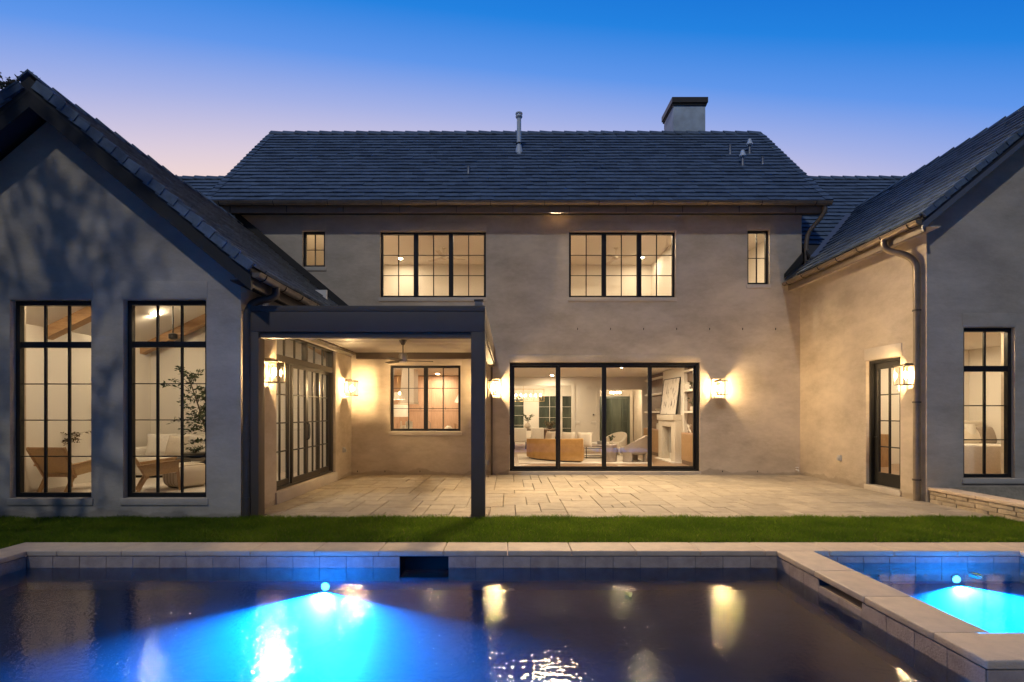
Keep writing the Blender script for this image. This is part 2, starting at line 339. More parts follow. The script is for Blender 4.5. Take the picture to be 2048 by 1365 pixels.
def link(name, me, parent=None, loc=None):
    o = bpy.data.objects.new(name, me); COL.objects.link(o)
    if parent: o.parent = parent; OFF[o] = OFF.get(parent, (0,0,0))
    else: OFF[o] = (0,0,0)
    if loc is not None:
        p = OFF[o]; o.location = (loc[0]-p[0], loc[1]-p[1], loc[2]-p[2])
    return o
def thing(name, label, cat, loc=(0,0,0), rz=0, group=None):
    o = bpy.data.objects.new(name, None); COL.objects.link(o); o.location = loc; o.rotation_euler = (0,0,rz); o.empty_display_size = 0.2
    OFF[o] = tuple(loc); tag(o, label, cat, group); return o
def tag(o, label, cat, group=None):
    o['label'] = label; o['category'] = cat
    if group: o['group'] = group
    return o
def struct(o): o['kind'] = 'structure'; return o
def stuff(o): o['kind'] = 'stuff'; return o
def rbox(w, d, h, r, seg=3, c=(0,0,0), puff=0.0):
    b = bmesh.new(); bmesh.ops.create_cube(b, size=1.0); bmesh.ops.scale(b, vec=(w,d,h), verts=b.verts)
    bmesh.ops.bevel(b, geom=b.edges[:], offset=r, segments=seg, affect='EDGES', profile=0.5)
    m = MB(); b.verts.index_update()
    m.add([(v.co.x+c[0], v.co.y+c[1], v.co.z+c[2]) for v in b.verts], [tuple(v.index for v in f.verts) for f in b.faces]); b.free(); return m
def pillow(w, h, t, n=10):
    m = MB(); g = lambda x, y: t/2*max(0, (1-abs(x)**2.6)*(1-abs(y)**2.6))**0.5
    for sgn in (1, -1):
        o = len(m.v)
        for j in range(n+1):
            for i in range(n+1):
                x, y = -1+2*i/n, -1+2*j/n; k = 1-0.07*(1-x*x)*abs(y)**4; q = 1-0.07*(1-y*y)*abs(x)**4
                m.v.append((x*w/2*q, sgn*g(x, y), y*h/2*k + h/2))
        for j in range(n):
            for i in range(n): m.f.append((o+j*(n+1)+i, o+j*(n+1)+i+1, o+(j+1)*(n+1)+i+1, o+(j+1)*(n+1)+i))
    return m
def leaves(mb, pts, size, rnd, flat=0.5, aspect=2.4):
    for p in pts:
        p = Vector(p); d = Vector((rnd.gauss(0,1), rnd.gauss(0,1), rnd.gauss(0,flat))).normalized(); u = d.orthogonal().normalized()
        u = Matrix.Rotation(rnd.uniform(0, 6.28), 3, d) @ u; L = size*rnd.uniform(0.7, 1.3); w = L/aspect
        mb.add([p, p+d*L*0.5+u*w*0.5, p+d*L, p+d*L*0.5-u*w*0.5], [(0,1,2,3)])

# ================================================================ building helpers
def mbox(mb, mp, u0, u1, v0, v1, w0, w1):
    return mb.hexa([mp(u0,v0,w0), mp(u1,v0,w0), mp(u1,v0,w1), mp(u0,v0,w1), mp(u0,v1,w0), mp(u1,v1,w0), mp(u1,v1,w1), mp(u0,v1,w1)])
def window(root, name, mp, u0, u1, v0, v1, w, units, fw=0.055, mw=0.09, bar=0.022, fm='black_steel', gm='glass', depth=0.07, rowbar=None):
    """units: list of (weight, bands); bands: list of (height weight, rows, cols) from the bottom up"""
    fr = MB(); mbox(fr, mp, u0, u0+fw, v0, v1, w, w+depth); mbox(fr, mp, u1-fw, u1, v0, v1, w, w+depth)
    mbox(fr, mp, u0+fw, u1-fw, v0, v0+fw, w, w+depth); mbox(fr, mp, u0+fw, u1-fw, v1-fw, v1, w, w+depth)
    tot = sum(q[0] for q in units); inner = (u1-u0-2*fw-mw*(len(units)-1)); u = u0+fw; jobs = []
    for i, (wt, bands) in enumerate(units):
        ub = u + inner*wt/tot
        if i < len(units)-1: mbox(fr, mp, ub, ub+mw, v0+fw, v1-fw, w-0.004, w+depth)
        tb = sum(b[0] for b in bands); v = v0+fw; hh = (v1-v0-2*fw-mw*(len(bands)-1))
        for j, (bw, rows, cols) in enumerate(bands):
            vb = v + hh*bw/tb
            if j < len(bands)-1: mbox(fr, mp, u, ub, vb, vb+mw, w+0.004, w+depth)
            jobs.append((u, ub, v, vb, rows, cols)); v = vb+mw
        u = ub+mw
    o = fr.build(name, fm, root)
    for (a, b, c, d, rows, cols) in jobs:
        for k in range(1, cols):
            x = a+(b-a)*k/cols; mbox(MB(), mp, x-bar/2, x+bar/2, c, d, w+0.018, w+0.05); m = MB(); mbox(m, mp, x-bar/2, x+bar/2, c, d, w+0.018, w+0.05); m.build('muntin', fm, o)
        for k in range(1, rows):
            z = c+(d-c)*k/rows; m = MB(); mbox(m, mp, a, b, z-(rowbar or bar*0.6)/2, z+(rowbar or bar*0.6)/2, w+0.021, w+0.047); m.build('muntin', fm, o)
        for k in range(cols):
            for r in range(rows):
                e = 0.004; m = MB()
                mbox(m, mp, a+(b-a)*k/cols+e, a+(b-a)*(k+1)/cols-e, c+(d-c)*r/rows+e, c+(d-c)*(r+1)/rows-e, w+0.031, w+0.036); m.build('pane', gm, o)
    return o
def plate(root, name, mp, u0, u1, v0, v1, proud, m='stucco_smooth'):
    b = MB(); mbox(b, mp, u0, u1, v0, v1, -proud, 0.01); return b.build(name, m, root, bevel=0.006, seg=2)
def room(root, x0, x1, y0, y1, z0, z1, sides='LRB', floor='oak_floor', t=0.06, wallm='white_paint', holes=None):
    holes = holes or {}
    f = MB().box(x0, x1, y0, y1, z0-0.06, z0); f.build('interior_floor', floor, root)
    MB().box(x0, x1, y0, y1, z1, z1+0.06).build('ceiling', 'ceiling_paint', root)
    if 'L' in sides: MB().gridwall(y0, y1, z0, z1, holes.get('L', []), lambda u, v, w: (x0-w, u, v), t).build('interior_wall', wallm, root)
    if 'R' in sides: MB().gridwall(y0, y1, z0, z1, holes.get('R', []), lambda u, v, w: (x1+w, u, v), t).build('interior_wall', wallm, root)
    if 'B' in sides: MB().gridwall(x0, x1, z0, z1, holes.get('B', []), lambda u, v, w: (u, y1+w, v), t).build('interior_wall', wallm, root)
    if 'F' in sides: MB().gridwall(x0, x1, z0, z1, holes.get('F', []), lambda u, v, w: (u, y0-w, v), t).build('interior_wall', wallm, root)
DL_MESH = {}
def downlight(x, y, z, label, group, strength=60.0, r=0.06):
    t = thing('recessed_downlight', label, 'downlight', (x, y, z), 0, group)
    if 'trim' not in DL_MESH:
        DL_MESH['trim'] = MB().lathe([(0.06, 0.0), (0.085, 0.0), (0.085, -0.006), (0.06, -0.006), (0.06, 0.0)], 20, caps=False).mesh('trim_ring', 'ceiling_paint')
    key = 'downlight_%d' % strength
    if key not in MATS: emat(key, (1.0, 0.78, 0.50), strength)
    if key not in DL_MESH: DL_MESH[key] = MB().add([(0.06*math.cos(2*math.pi*k/12), 0.06*math.sin(2*math.pi*k/12), -0.003) for k in range(12)], [tuple(range(12))[::-1]]).mesh('lens', key)
    link('trim_ring', DL_MESH['trim'], t); link('lens', DL_MESH[key], t)
    return t

# ---- roof tiling
EXPO, TW = 0.225, 0.33
def tile_geo():
    return [(-0.493,0,0.014),(0.493,0,0.014),(0.493,0.36,-0.012),(-0.493,0.36,-0.012),(-0.493,0,0.058),(0.493,0,0.058),(0.497,0.36,0.012),(-0.497,0.36,0.012)]
TILE_MESH = MB().hexa(tile_geo()).mesh('tile', 'roof_tile')
def tiles(roof, P0, U, V, Lu, Lv, keep=None, limit=300, seed=1, expo=EXPO):
    rnd = random.Random(seed); P0, U, V = Vector(P0), Vector(U).normalized(), Vector(V).normalized(); N = U.cross(V)
    if N.z < 0: N = -N
    rec = []; rows = int(Lv/expo)
    for j in range(rows):
        v = j*expo; off = (j % 2)*TW/2 + rnd.uniform(-0.02, 0.02); k = -1
        while True:
            k += 1; ua = max(0, k*TW - off); ub = min(Lu, (k+1)*TW - off)
            if ua >= Lu: break
            if ub-ua < 0.04: continue
            if keep and not keep((ua+ub)/2, v+expo/2): continue
            c = P0 + U*((ua+ub)/2 + rnd.uniform(-0.003, 0.003)) + V*(v + rnd.uniform(-0.007, 0.007)) + N*rnd.uniform(-0.004, 0.006)
            rec.append((c, ub-ua, rnd.uniform(-0.012, 0.012)))
    rec.sort(key=lambda r: (r[0]-Vector((0,0,EYE))).length)
    off = Vector(OFF[roof]); rest = MB()
    for i, (c, w, rot) in enumerate(rec):
        q = Matrix.Rotation(rot, 3, N); u2, v2 = q @ U, q @ V
        M = Matrix(((u2.x*w, v2.x, N.x, c.x), (u2.y*w, v2.y, N.y, c.y), (u2.z*w, v2.z, N.z, c.z), (0,0,0,1)))
        if i < limit:
            o = link('tile', TILE_MESH, roof); M.translation = c-off; o.matrix_basis = M
        else:
            rest.hexa([M @ Vector(p) for p in tile_geo()])
    if rest.v:
        o = rest.build('tile_field', 'roof_tile', roof); stuff(o)
def ridge_caps(roof, p, q, size=0.13, step=0.36, pitch=0.85):
    p, q = Vector(p), Vector(q); d = (q-p).normalized(); L = (q-p).length; side = d.cross(Vector((0,0,1))).normalized(); n = max(1, int(L/step)); st = L/n
    for i in range(n):
        a = p + d*st*i - d*0.02; b = p + d*st*(i+1) + d*0.02; m = MB(); ha, hb = 0.055 + random.uniform(-.006, .006), 0.020
        for s in (1, -1):
            e = side*s*size; f = Vector((0,0,-size*pitch))
            m.hexa([a+Vector((0,0,ha-0.03)), a+e+f+Vector((0,0,ha-0.03)), b+e+f+Vector((0,0,hb-0.03)), b+Vector((0,0,hb-0.03)),
                    a+Vector((0,0,ha)), a+e+f+Vector((0,0,ha)), b+e+f+Vector((0,0,hb)), b+Vector((0,0,hb))])
        m.build('ridge_tile', 'roof_tile', roof)
def rake_tiles(roof, P0, V, out, Lv, drop=0.12, expo=EXPO):
    """cover tiles down a rake: P0 bottom corner, V up the slope, out = direction away from the roof"""
    P0, V, out = Vector(P0), Vector(V).normalized(), Vector(out).normalized(); N = V.cross(out)
    if N.z < 0: N = -N
    for j in range(int(Lv/expo)):
        a = P0 + V*(j*expo - 0.015 + random.uniform(-.008, .008)); b = P0 + V*((j+1)*expo + 0.07); t = 0.03; m = MB()
        ja = 0.062 + random.uniform(-.006, .008); jb = 0.036
        m.hexa([a+N*(ja-t)-out*0.14, a+N*(ja-t)+out*0.05, b+N*(jb-t)+out*0.033, b+N*(jb-t)-out*0.14, a+N*ja-out*0.14, a+N*ja+out*0.05, b+N*jb+out*0.033, b+N*jb-out*0.14])
        oa, ob = out*(t+0.016), out*(t-0.002); m.hexa([a+N*(ja-drop), a+N*(ja-drop)+oa, b+N*(jb-drop)+ob, b+N*(jb-drop), a+N*(ja-t), a+N*(ja-t)+oa, b+N*(jb-t)+ob, b+N*(jb-t)])
        m.build('rake_tile', 'roof_tile', roof)
def gutter(root, p, q, r=0.07, every=0.75, name='gutter', out=None):
    p, q = Vector(p), Vector(q); d = (q-p).normalized(); side = d.cross(Vector((0,0,1))).normalized(); m = MB(); n = 10; o = 0
    for base in (p, q):
        for rr in (r, r-0.004):
            for k in range(n+1):
                a = math.pi + math.pi*k/n; m.v.append(tuple(base + side*math.cos(a)*rr + Vector((0,0,math.sin(a)*rr))))
    N1 = n+1
    for k in range(n):
        m.f.append((k, k+1, 2*N1+k+1, 2*N1+k)); m.f.append((N1+k, 3*N1+k, 3*N1+k+1, N1+k+1))
    m.f.append((0, 2*N1, 3*N1, N1)); m.f.append((n, N1+n, 3*N1+n, 2*N1+n))
    for b0 in (0, 2*N1): m.f.append(tuple(b0+k for k in range(N1)))
    bead = MB().tube([p+side*r, q+side*r], 0.009, 6); m.add(bead.v, bead.f); bead = MB().tube([p-side*r, q-side*r], 0.009, 6); m.add(bead.v, bead.f)
    g = m.build(name, 'gutter_metal', root, smooth=True)
    L = (q-p).length; cnt = max(2, int(L/every))
    for i in range(cnt+1):
        c = p + d*(L*(i+0.3)/(cnt+0.6)); pts = []
        for k in range(9):
            a = math.pi + math.pi*k/8; pts.append(c + side*math.cos(a)*(r+0.006) + Vector((0,0,math.sin(a)*(r+0.006))))
        b = MB().tube(pts, 0.008, 5); b.build('bracket', 'soffit', g)
    return g
def smooth_path(pts, it=2):
    pts = [Vector(p) for p in pts]
    for _ in range(it):
        out = [pts[0]]
        for a, b in zip(pts, pts[1:]): out += [a*0.75+b*0.25, a*0.25+b*0.75]
        pts = out + [pts[-1]]
    return pts

# ================================================================ ground, lawn, patio
D, YL, YR = 12.6, 7.42, 8.77                         # main facade, left gable wall, right gable wall
XL, XR = X(703, D), X(1600, D)                       # inner faces of the two wings
PX0, PX1, PY0, PY1 = -5.38, 6.04, 0.9, 5.68          # pool inside
SX0, SX1, SY0 = 2.977, 5.667, 3.55                   # spa: outer left face, inner right, inner near
CW = 0.37
g = MB(); ox0, ox1, oy0, oy1 = PX0-CW, PX1+CW, PY0-CW, PY1+CW; B = 400
for a, b, c, d in ((-B, ox0, -B, B), (ox1, B, -B, B), (ox0, ox1, -B, oy0), (ox0, ox1, oy1, B)):
    g.quad((a,c,-0.05), (b,c,-0.05), (b,d,-0.05), (a,d,-0.05))
struct(g.build('ground', 'ground'))
soil = MB()
for a, b, c, d in ((-11, 7.2, oy1, YL+0.02), (-11, ox0, 3.0, oy1), (ox1, 7.2, 3.0, oy1)): soil.quad((a,c,-0.02), (b,c,-0.02), (b,d,-0.02), (a,d,-0.02))
struct(soil.build('lawn_soil', 'soil'))
def grass():
    rects = [(-8.6, 7.15, oy1+0.005, YL+0.06, 6500), (-8.6, ox0-0.005, 4.2, oy1, 3500), (ox1+0.01, 7.15, 4.6, oy1, 4500)]
    P = []
    for a, b, c, d, den in rects:
        n = int((b-a)*(d-c)*den); P.append(np.stack([rng.uniform(a, b, n), rng.uniform(c, d, n)], 1))
    P = np.concatenate(P); n = len(P)
    clump = 0.5+0.5*np.sin(P[:,0]*5.1+np.sin(P[:,1]*7)*1.7)*np.sin(P[:,1]*6.3+P[:,0]*1.9)
    h = rng.uniform(0.035, 0.075, n)*(0.72+0.5*clump); ang = rng.uniform(0, 2*np.pi, n); lean = rng.uniform(0.3, 1.5, n)*h; la = rng.uniform(0, 2*np.pi, n); w = rng.uniform(0.0022, 0.0045, n)
    dx, dy = np.cos(ang)*w, np.sin(ang)*w; lx, ly = np.cos(la)*lean, np.sin(la)*lean
    V = np.zeros((n, 5, 3)); z0 = -0.02
    V[:,0] = np.stack([P[:,0]-dx, P[:,1]-dy, np.full(n, z0)], 1); V[:,1] = np.stack([P[:,0]+dx, P[:,1]+dy, np.full(n, z0)], 1)
    V[:,2] = np.stack([P[:,0]+dx*.8+lx*.35, P[:,1]+dy*.8+ly*.35, z0+h*.62], 1); V[:,3] = np.stack([P[:,0]-dx*.8+lx*.35, P[:,1]-dy*.8+ly*.35, z0+h*.62], 1)
    V[:,4] = np.stack([P[:,0]+lx, P[:,1]+ly, z0+h], 1)
    base = np.arange(n)*5; tri = np.stack([np.stack([base, base+1, base+2], 1), np.stack([base, base+2, base+3], 1), np.stack([base+3, base+2, base+4], 1)], 1).reshape(-1, 3)
    me = bpy.data.meshes.new('grass'); me.vertices.add(n*5); me.vertices.foreach_set('co', V.reshape(-1)); m = len(tri)
    me.loops.add(m*3); me.loops.foreach_set('vertex_index', tri.reshape(-1).astype(np.int32)); me.polygons.add(m)
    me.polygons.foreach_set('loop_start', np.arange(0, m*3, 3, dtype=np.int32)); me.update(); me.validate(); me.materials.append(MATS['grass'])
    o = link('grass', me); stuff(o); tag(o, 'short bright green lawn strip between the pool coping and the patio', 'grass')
grass()
# patio: ashlar pavers on a bed
patio = MB().box(XL, XR+0.02, YL+0.06, D, -0.3, -0.03).build('patio', 'paver_bed'); struct(patio)
def pavers():
    mod = 0.2; rnd = random.Random(5); x0, y0 = XL, YL+0.06; nx = int(math.ceil((XR+0.02-x0)/mod)); ny = int(math.ceil((D-y0)/mod)); occ = [[False]*ny for _ in range(nx)]; cache = {}
    sizes = [(3,2),(3,2),(2,2),(4,2),(2,3),(2,1),(3,3),(2,4),(1,1)]
    for j in range(ny):
        for i in range(nx):
            if occ[i][j]: continue
            rnd.shuffle(sizes); cand = sizes[:4]+[(2,2),(2,1),(1,2),(1,1)]
            for a, b in cand:
                if i+a <= nx and j+b <= ny and not any(occ[i+p][j+q] for p in range(a) for q in range(b)): break
            for p in range(a):
                for q in range(b): occ[i+p][j+q] = True
            w = min(a*mod, XR+0.02-x0-i*mod); h = min(b*mod, D-y0-j*mod)
            if w < 0.02 or h < 0.02: continue
            key = (round(w,3), round(h,3))
            if key not in cache:
                gp, c = 0.005, 0.010; m = MB(); lo = [(gp,gp),(w-gp,gp),(w-gp,h-gp),(gp,h-gp)]; hi = [(gp+c,gp+c),(w-gp-c,gp+c),(w-gp-c,h-gp-c),(gp+c,h-gp-c)]
                if min(w, h) < 0.06: hi = lo
                m.add([(*p,-0.03) for p in lo]+[(*p,-0.007) for p in lo]+[(*p,0.0) for p in hi], [(4+k, 4+(k+1)%4, 8+(k+1)%4, 8+k) for k in range(4)]+[(k,(k+1)%4,4+(k+1)%4,4+k) for k in range(4)]+[(8,9,10,11)])
                cache[key] = m.mesh('paver', 'paver')
            o = link('paver', cache[key], patio, (x0+i*mod, y0+j*mod, rnd.uniform(-0.003, 0.002)))
            o.rotation_euler = (rnd.uniform(-.004,.004), rnd.uniform(-.004,.004), rnd.uniform(-.006,.006))
pavers()

# ================================================================ main house
main = thing('main_house', 'two-storey beige stucco house with long dark tiled roof and wide black sliding door', 'house', (0, D, 0))
mpF = lambda u, v, w: (u, D+w, v)                    # facade plane, w goes inward
EZ = 6.58
def hole(a, b, c, d, y=D): return (X(a, y), X(b, y), Z(d, y), Z(c, y))
H_sl = hole(605, 650, 462, 534); H_bl = hole(760, 972, 463, 595); H_br = hole(1138, 1351, 463, 595); H_sr = hole(1495, 1539, 460, 569)
H_k = hole(780, 921, 731, 863); H_s = (X(1019, D), X(1400, D), 0.08, Z(725, D))
MB().gridwall(-7.3, XR+0.04, -0.05, EZ, [H_sl, H_bl, H_br, H_sr, H_k, H_s], mpF, 0.25).build('wall', 'stucco', main)
MB().box(-7.3, -7.05, D+0.252, 19.1, -0.05, EZ).build('wall', 'stucco', main)
MB().box(XR-0.2, XR+0.04, D+0.252, 19.1, -0.05, EZ).build('wall', 'stucco', main)
for h in (H_sl, H_bl, H_br, H_sr, H_k):
    plate(main, 'lintel', mpF, h[0]-0.02, h[1]+0.02, h[3]+0.012, h[3]+0.012+0.22, 0.008, 'stucco')
    plate(main, 'sill', mpF, h[0]-0.03, h[1]+0.03, h[2]-0.10, h[2]-0.004, 0.022)
plate(main, 'lintel', mpF, H_s[0]-0.02, H_s[1]+0.02, H_s[3]+0.012, H_s[3]+0.18, 0.008, 'stucco')
RV = 0.075
def fit(h, e=0.006): return (h[0]+e, h[1]-e, h[2]+e, h[3]-e)
window(main, 'window', mpF, *fit(H_sl), RV, [(1, [(1, 2, 2)])], 0.05)
window(main, 'window', mpF, *fit(H_sr), RV, [(1, [(1, 2, 2)])], 0.05)
for h in (H_bl, H_br): window(main, 'window', mpF, *fit(h), RV, [(1, [(1, 3, 2)])]*3, 0.05, 0.11)
window(main, 'window', mpF, *fit(H_k), RV, [(1, [(1, 3, 2)])]*2, 0.055, 0.10)
# four-panel sliding door
sd = fit(H_s); pw = (sd[1]-sd[0]-0.12)/4
m = MB(); mbox(m, mpF, sd[0], sd[0]+0.06, sd[2], sd[3], 0.06, 0.2); mbox(m, mpF, sd[1]-0.06, sd[1], sd[2], sd[3], 0.06, 0.2)
mbox(m, mpF, sd[0]+.06, sd[1]-.06, sd[3]-.06, sd[3], 0.06, 0.2); mbox(m, mpF, sd[0]+.06, sd[1]-.06, sd[2], sd[2]+.03, 0.06, 0.2)
slider = m.build('sliding_door', 'black_steel', main)
for k in range(4):
    a = sd[0]+0.06+pw*k; b = a+pw; w = 0.08 if k in (1, 2) else 0.125; p = MB(); s = 0.055; zt, zb = sd[3]-0.062, sd[2]+0.032; zl = 0.075
    mbox(p, mpF, a, a+s, zb, zt, w, w+.04); mbox(p, mpF, b-s, b, zb, zt, w, w+.04); mbox(p, mpF, a+s, b-s, zb, zb+zl, w, w+.04); mbox(p, mpF, a+s, b-s, zt-s, zt, w, w+.04)
    p.build('door_panel', 'black_steel', slider); q = MB(); mbox(q, mpF, a+s-.004, b-s+.004, zb+zl-.004, zt-s+.004, w+.017, w+.023); q.build('pane', 'glass', slider)
hd = MB(); xm = (sd[0]+sd[1])/2
for sgn in (-1, 1):
    hd = MB().bar((xm+sgn*0.03, D+0.055, 0.95), (xm+sgn*0.03, D+0.055, 1.25), 0.02, 0.02); hd.build('handle', 'black_steel', slider)
plate(main, 'door_step', mpF, H_s[0]-0.02, H_s[1]+0.02, -0.02, 0.082, 0.035)

# roof of the main house
RX0, RX1, RY, RZ, RIY, RIZ = -7.33, 7.69, 12.25, 6.61, 15.68, 10.10
SL = math.hypot(RIY-RY, RIZ-RZ); SV = Vector((0, RIY-RY, RIZ-RZ)).normalized()
m = MB(); m.prismx([(RY, RZ), (RIY, RIZ), (2*RIY-RY, RZ), (2*RIY-RY, RZ-0.12), (RIY, RIZ-0.16), (RY, RZ-0.12)], RX0, RX1)
roof = m.build('roof', 'roof_deck', main)
tiles(roof, (RX0, RY-0.03, RZ-0.03), (1,0,0), SV, RX1-RX0, SL-0.02, seed=3)
back = MB().quad((RX0, RIY, RIZ+.02), (RX1, RIY, RIZ+.02), (RX1, 2*RIY-RY, RZ+.02), (RX0, 2*RIY-RY, RZ+.02)); back.build('rear_slope', 'roof_tile', roof)
ridge_caps(roof, (RX0, RIY, RIZ+0.05), (RX1, RIY, RIZ+0.05), 0.14, 0.37, 1.0)
rake_tiles(roof, (RX0, RY, RZ), SV, (-1,0,0), SL); rake_tiles(roof, (RX1, RY, RZ), SV, (1,0,0), SL)
MB().prismx([(D+0.26, EZ), (RIY, RIZ-0.2), (18.8, EZ)], -7.28, -7.06).build('gable_wall', 'stucco', main)
MB().prismx([(D+0.26, EZ), (RIY, RIZ-0.2), (18.8, EZ)], XR-0.18, XR+0.02).build('gable_wall', 'stucco', main)
# eave: fascia, soffit, gutter
MB().box(RX0+0.05, RX1-0.05, RY+0.02, RY+0.05, RZ-0.27, RZ-0.05).build('fascia', 'fascia_paint', main)
MB().box(RX0+0.05, RX1-0.05, RY+0.052, D-0.002, RZ-0.20, RZ-0.17).build('soffit', 'soffit', main)
gutter(main, (RX1-0.02, RY-0.075, RZ-0.05), (RX0+0.02, RY-0.075, RZ-0.05), 0.075, 1.25)
for k in range(11):
    x = RX0+0.6+k*1.36; MB().box(x-0.004, x+0.004, RY-0.0, RY+0.018, RZ-0.27, RZ-0.06).build('fascia_joint', 'soffit', main)
MB().tube(smooth_path([(7.55, RY-0.03, RZ-0.12), (7.55, RY-0.02, RZ-0.30), (7.36, D-0.03, RZ-0.62), (7.30, D-0.03, RZ-0.85), (7.30, D-0.03, 5.08)]), 0.05, 10).build('downspout', 'gutter_metal', main, smooth=True)
# rear lower roofs beside the main block
def side_roof(x0, x1, seed):
    z1 = 8.73; z0 = z1-(RIY-RY)*(RIZ-RZ)/(RIY-RY); P = MB().prismx([(RY, z0), (RIY, z1), (2*RIY-RY, z0), (2*RIY-RY, z0-0.1), (RIY, z1-0.14), (RY, z0-0.1)], x0, x1)
    r = P.build('lower_roof', 'roof_deck', main); rows = SL
    tiles(r, (x0, RY, z0-0.02), (1,0,0), SV, x1-x0, SL-0.02, limit=150, seed=seed, keep=lambda u, v: v > 0.6)
    ridge_caps(r, (x0, RIY, z1+0.04), (x1, RIY, z1+0.04), 0.13, 0.37, 1.0)
    MB().box(x0+0.1, x1-0.1, D+0.1, 18.6, 0, z0-0.12).build('wall', 'stucco', main) if x0 < 0 else MB().box(x0+0.1, x1-0.1, 14.0, 18.6, 0, z0-0.12).build('wall', 'stucco', main)
side_roof(RX1+0.03-0.45, 13.6, 21); side_roof(-13.0, RX0-0.05+0.3, 22)
# chimney
cx0, cx1 = X(1347, 15.72), X(1411, 15.72); cz1 = Z(207, 15.72)
ch = MB().box(cx0, cx1, 15.72, 16.70, 9.4, cz1).build('chimney', 'chimney_plaster', roof, bevel=0.02)
MB().box(cx0-0.06, cx1+0.06, 15.66, 16.76, cz1, cz1+0.16).build('chimney_cap', 'bronze', roof)
MB().box(cx0-0.03, cx1+0.03, 15.69, 16.73, cz1-0.07, cz1-0.003).build('chimney_cap', 'soffit', roof)
MB().hexa([(cx0+.12,15.86,cz1+.162),(cx1-.22,15.86,cz1+.162),(cx1-.22,16.5,cz1+.162),(cx0+.12,16.5,cz1+.162),(cx0+.17,15.9,cz1+.30),(cx1-.22,15.9,cz1+.30),(cx1-.22,16.45,cz1+.30),(cx0+.17,16.45,cz1+.30)]).build('chimney_cap', 'bronze', roof)
MB().box(cx0-0.02, cx1+0.02, 15.70, 15.719, 10.06, 10.19).build('flashing', 'lead', roof)
# roof vents
def on_roof(px, py):
    # point of the front slope under a photo pixel
    k = (RIZ-RZ)/(RIY-RY); y = (RZ-k*RY-EYE)/((VY-py)/F-k); return Vector((X(px, y), y, Z(py, y)))
p = on_roof(1038, 308); h = (308-232)*p.y/F
MB().lathe([(0.10,-0.08),(0.10,0.0),(0.095,0.10),(0.065,0.24),(0.065,0.26)], 16, p).build('vent_boot', 'vent_metal', roof, smooth=True)
MB().lathe([(0.062,0.2),(0.062,h-0.06),(0.062,h)], 16, p).build('vent_pipe', 'vent_metal', roof, smooth=True)
MB().lathe([(0.075,0.262),(0.085,0.27),(0.085,0.29),(0.065,0.31)], 16, p).build('storm_collar', 'soffit', roof, smooth=True)
MB().lathe([(0.085,h-0.06),(0.10,h-0.03),(0.09,h),(0.07,h+0.03),(0.10,h+0.04),(0.10,h+0.07),(0.04,h+0.09)], 16, p).build('vent_cap', 'vent_metal', roof, smooth=True)
for px, py, hh, cap in ((1460,312,0.30,0), (1499,310,0.34,1), (1485,334,0.34,1), (1525,332,0.24,0), (937,352,0.24,0)):
    p = on_roof(px, py)
    MB().lathe([(0.055,-0.06),(0.055,0.05),(0.042,0.08),(0.042,hh)], 12, p).build('vent_pipe', 'lead', roof, smooth=True)
    if cap: MB().lathe([(0.05,hh-0.08),(0.095,hh-0.06),(0.05,hh+0.06),(0.045,hh+0.10),(0.01,hh+0.11)], 12, p).build('vent_cap', 'vent_metal', roof, smooth=True)
# little things on the facade
for px in range(1155, 1590, 66): MB().box(X(px,D)-.008, X(px,D)+.008, D-0.014, D+.01, Z(658,D)-.03, Z(658,D)+.02).build('bolt', 'soffit', main)
for px in (645, 715, 770, 840, 1445, 1515): MB().box(X(px,D)-.008, X(px,D)+.008, D-0.010, D+.01, 0.06, 0.10).build('weep_vent', 'soffit', main)
c = Vector((X(1105, D), D, Z(424, D)))
fl = MB().lathe([(0.05,0),(0.05,0.02)], 12).build('wall_plate', 'stucco_smooth', main)
fl.rotation_euler = (R(90),0,0); fl.location = (c.x, 0.0, c.z)
m = MB().tube([(c.x, c.y-0.01, c.z), (c.x-0.02, c.y-0.09, c.z-0.01), (c.x+0.04, c.y-0.16, c.z-0.05)], [0.015,0.03,0.045], 12); m.build('spotlight_head', 'stucco_smooth', main, smooth=True)
tip = Vector((c.x+0.042, c.y-0.165, c.z-0.053))
lz = MB().lathe([(0.002,0.012),(0.03,0.006),(0.038,0.0)], 14).build('spotlight_lens', 'flood_lens', main, local=True, smooth=True); lz.location = tip-Vector(OFF[main]); lz.rotation_euler = Vector((0.2,-0.75,-0.62)).to_track_quat('Z','Y').to_euler()
ld = bpy.data.lights.new('spotlight_lamp', 'SPOT'); ld.energy = 3700; ld.color = (1.0, 0.73, 0.42); ld.spot_size = R(128); ld.spot_blend = 0.9; ld.shadow_soft_size = 0.4
lo = bpy.data.objects.new('spotlight_lamp', ld); COL.objects.link(lo); lo.parent = main; lo.location = tip+Vector((0.02,-0.06,-0.05))-Vector(OFF[main]); lo.rotation_euler = Vector((0.26,-0.80,-0.60)).to_track_quat('-Z','Y').to_euler()

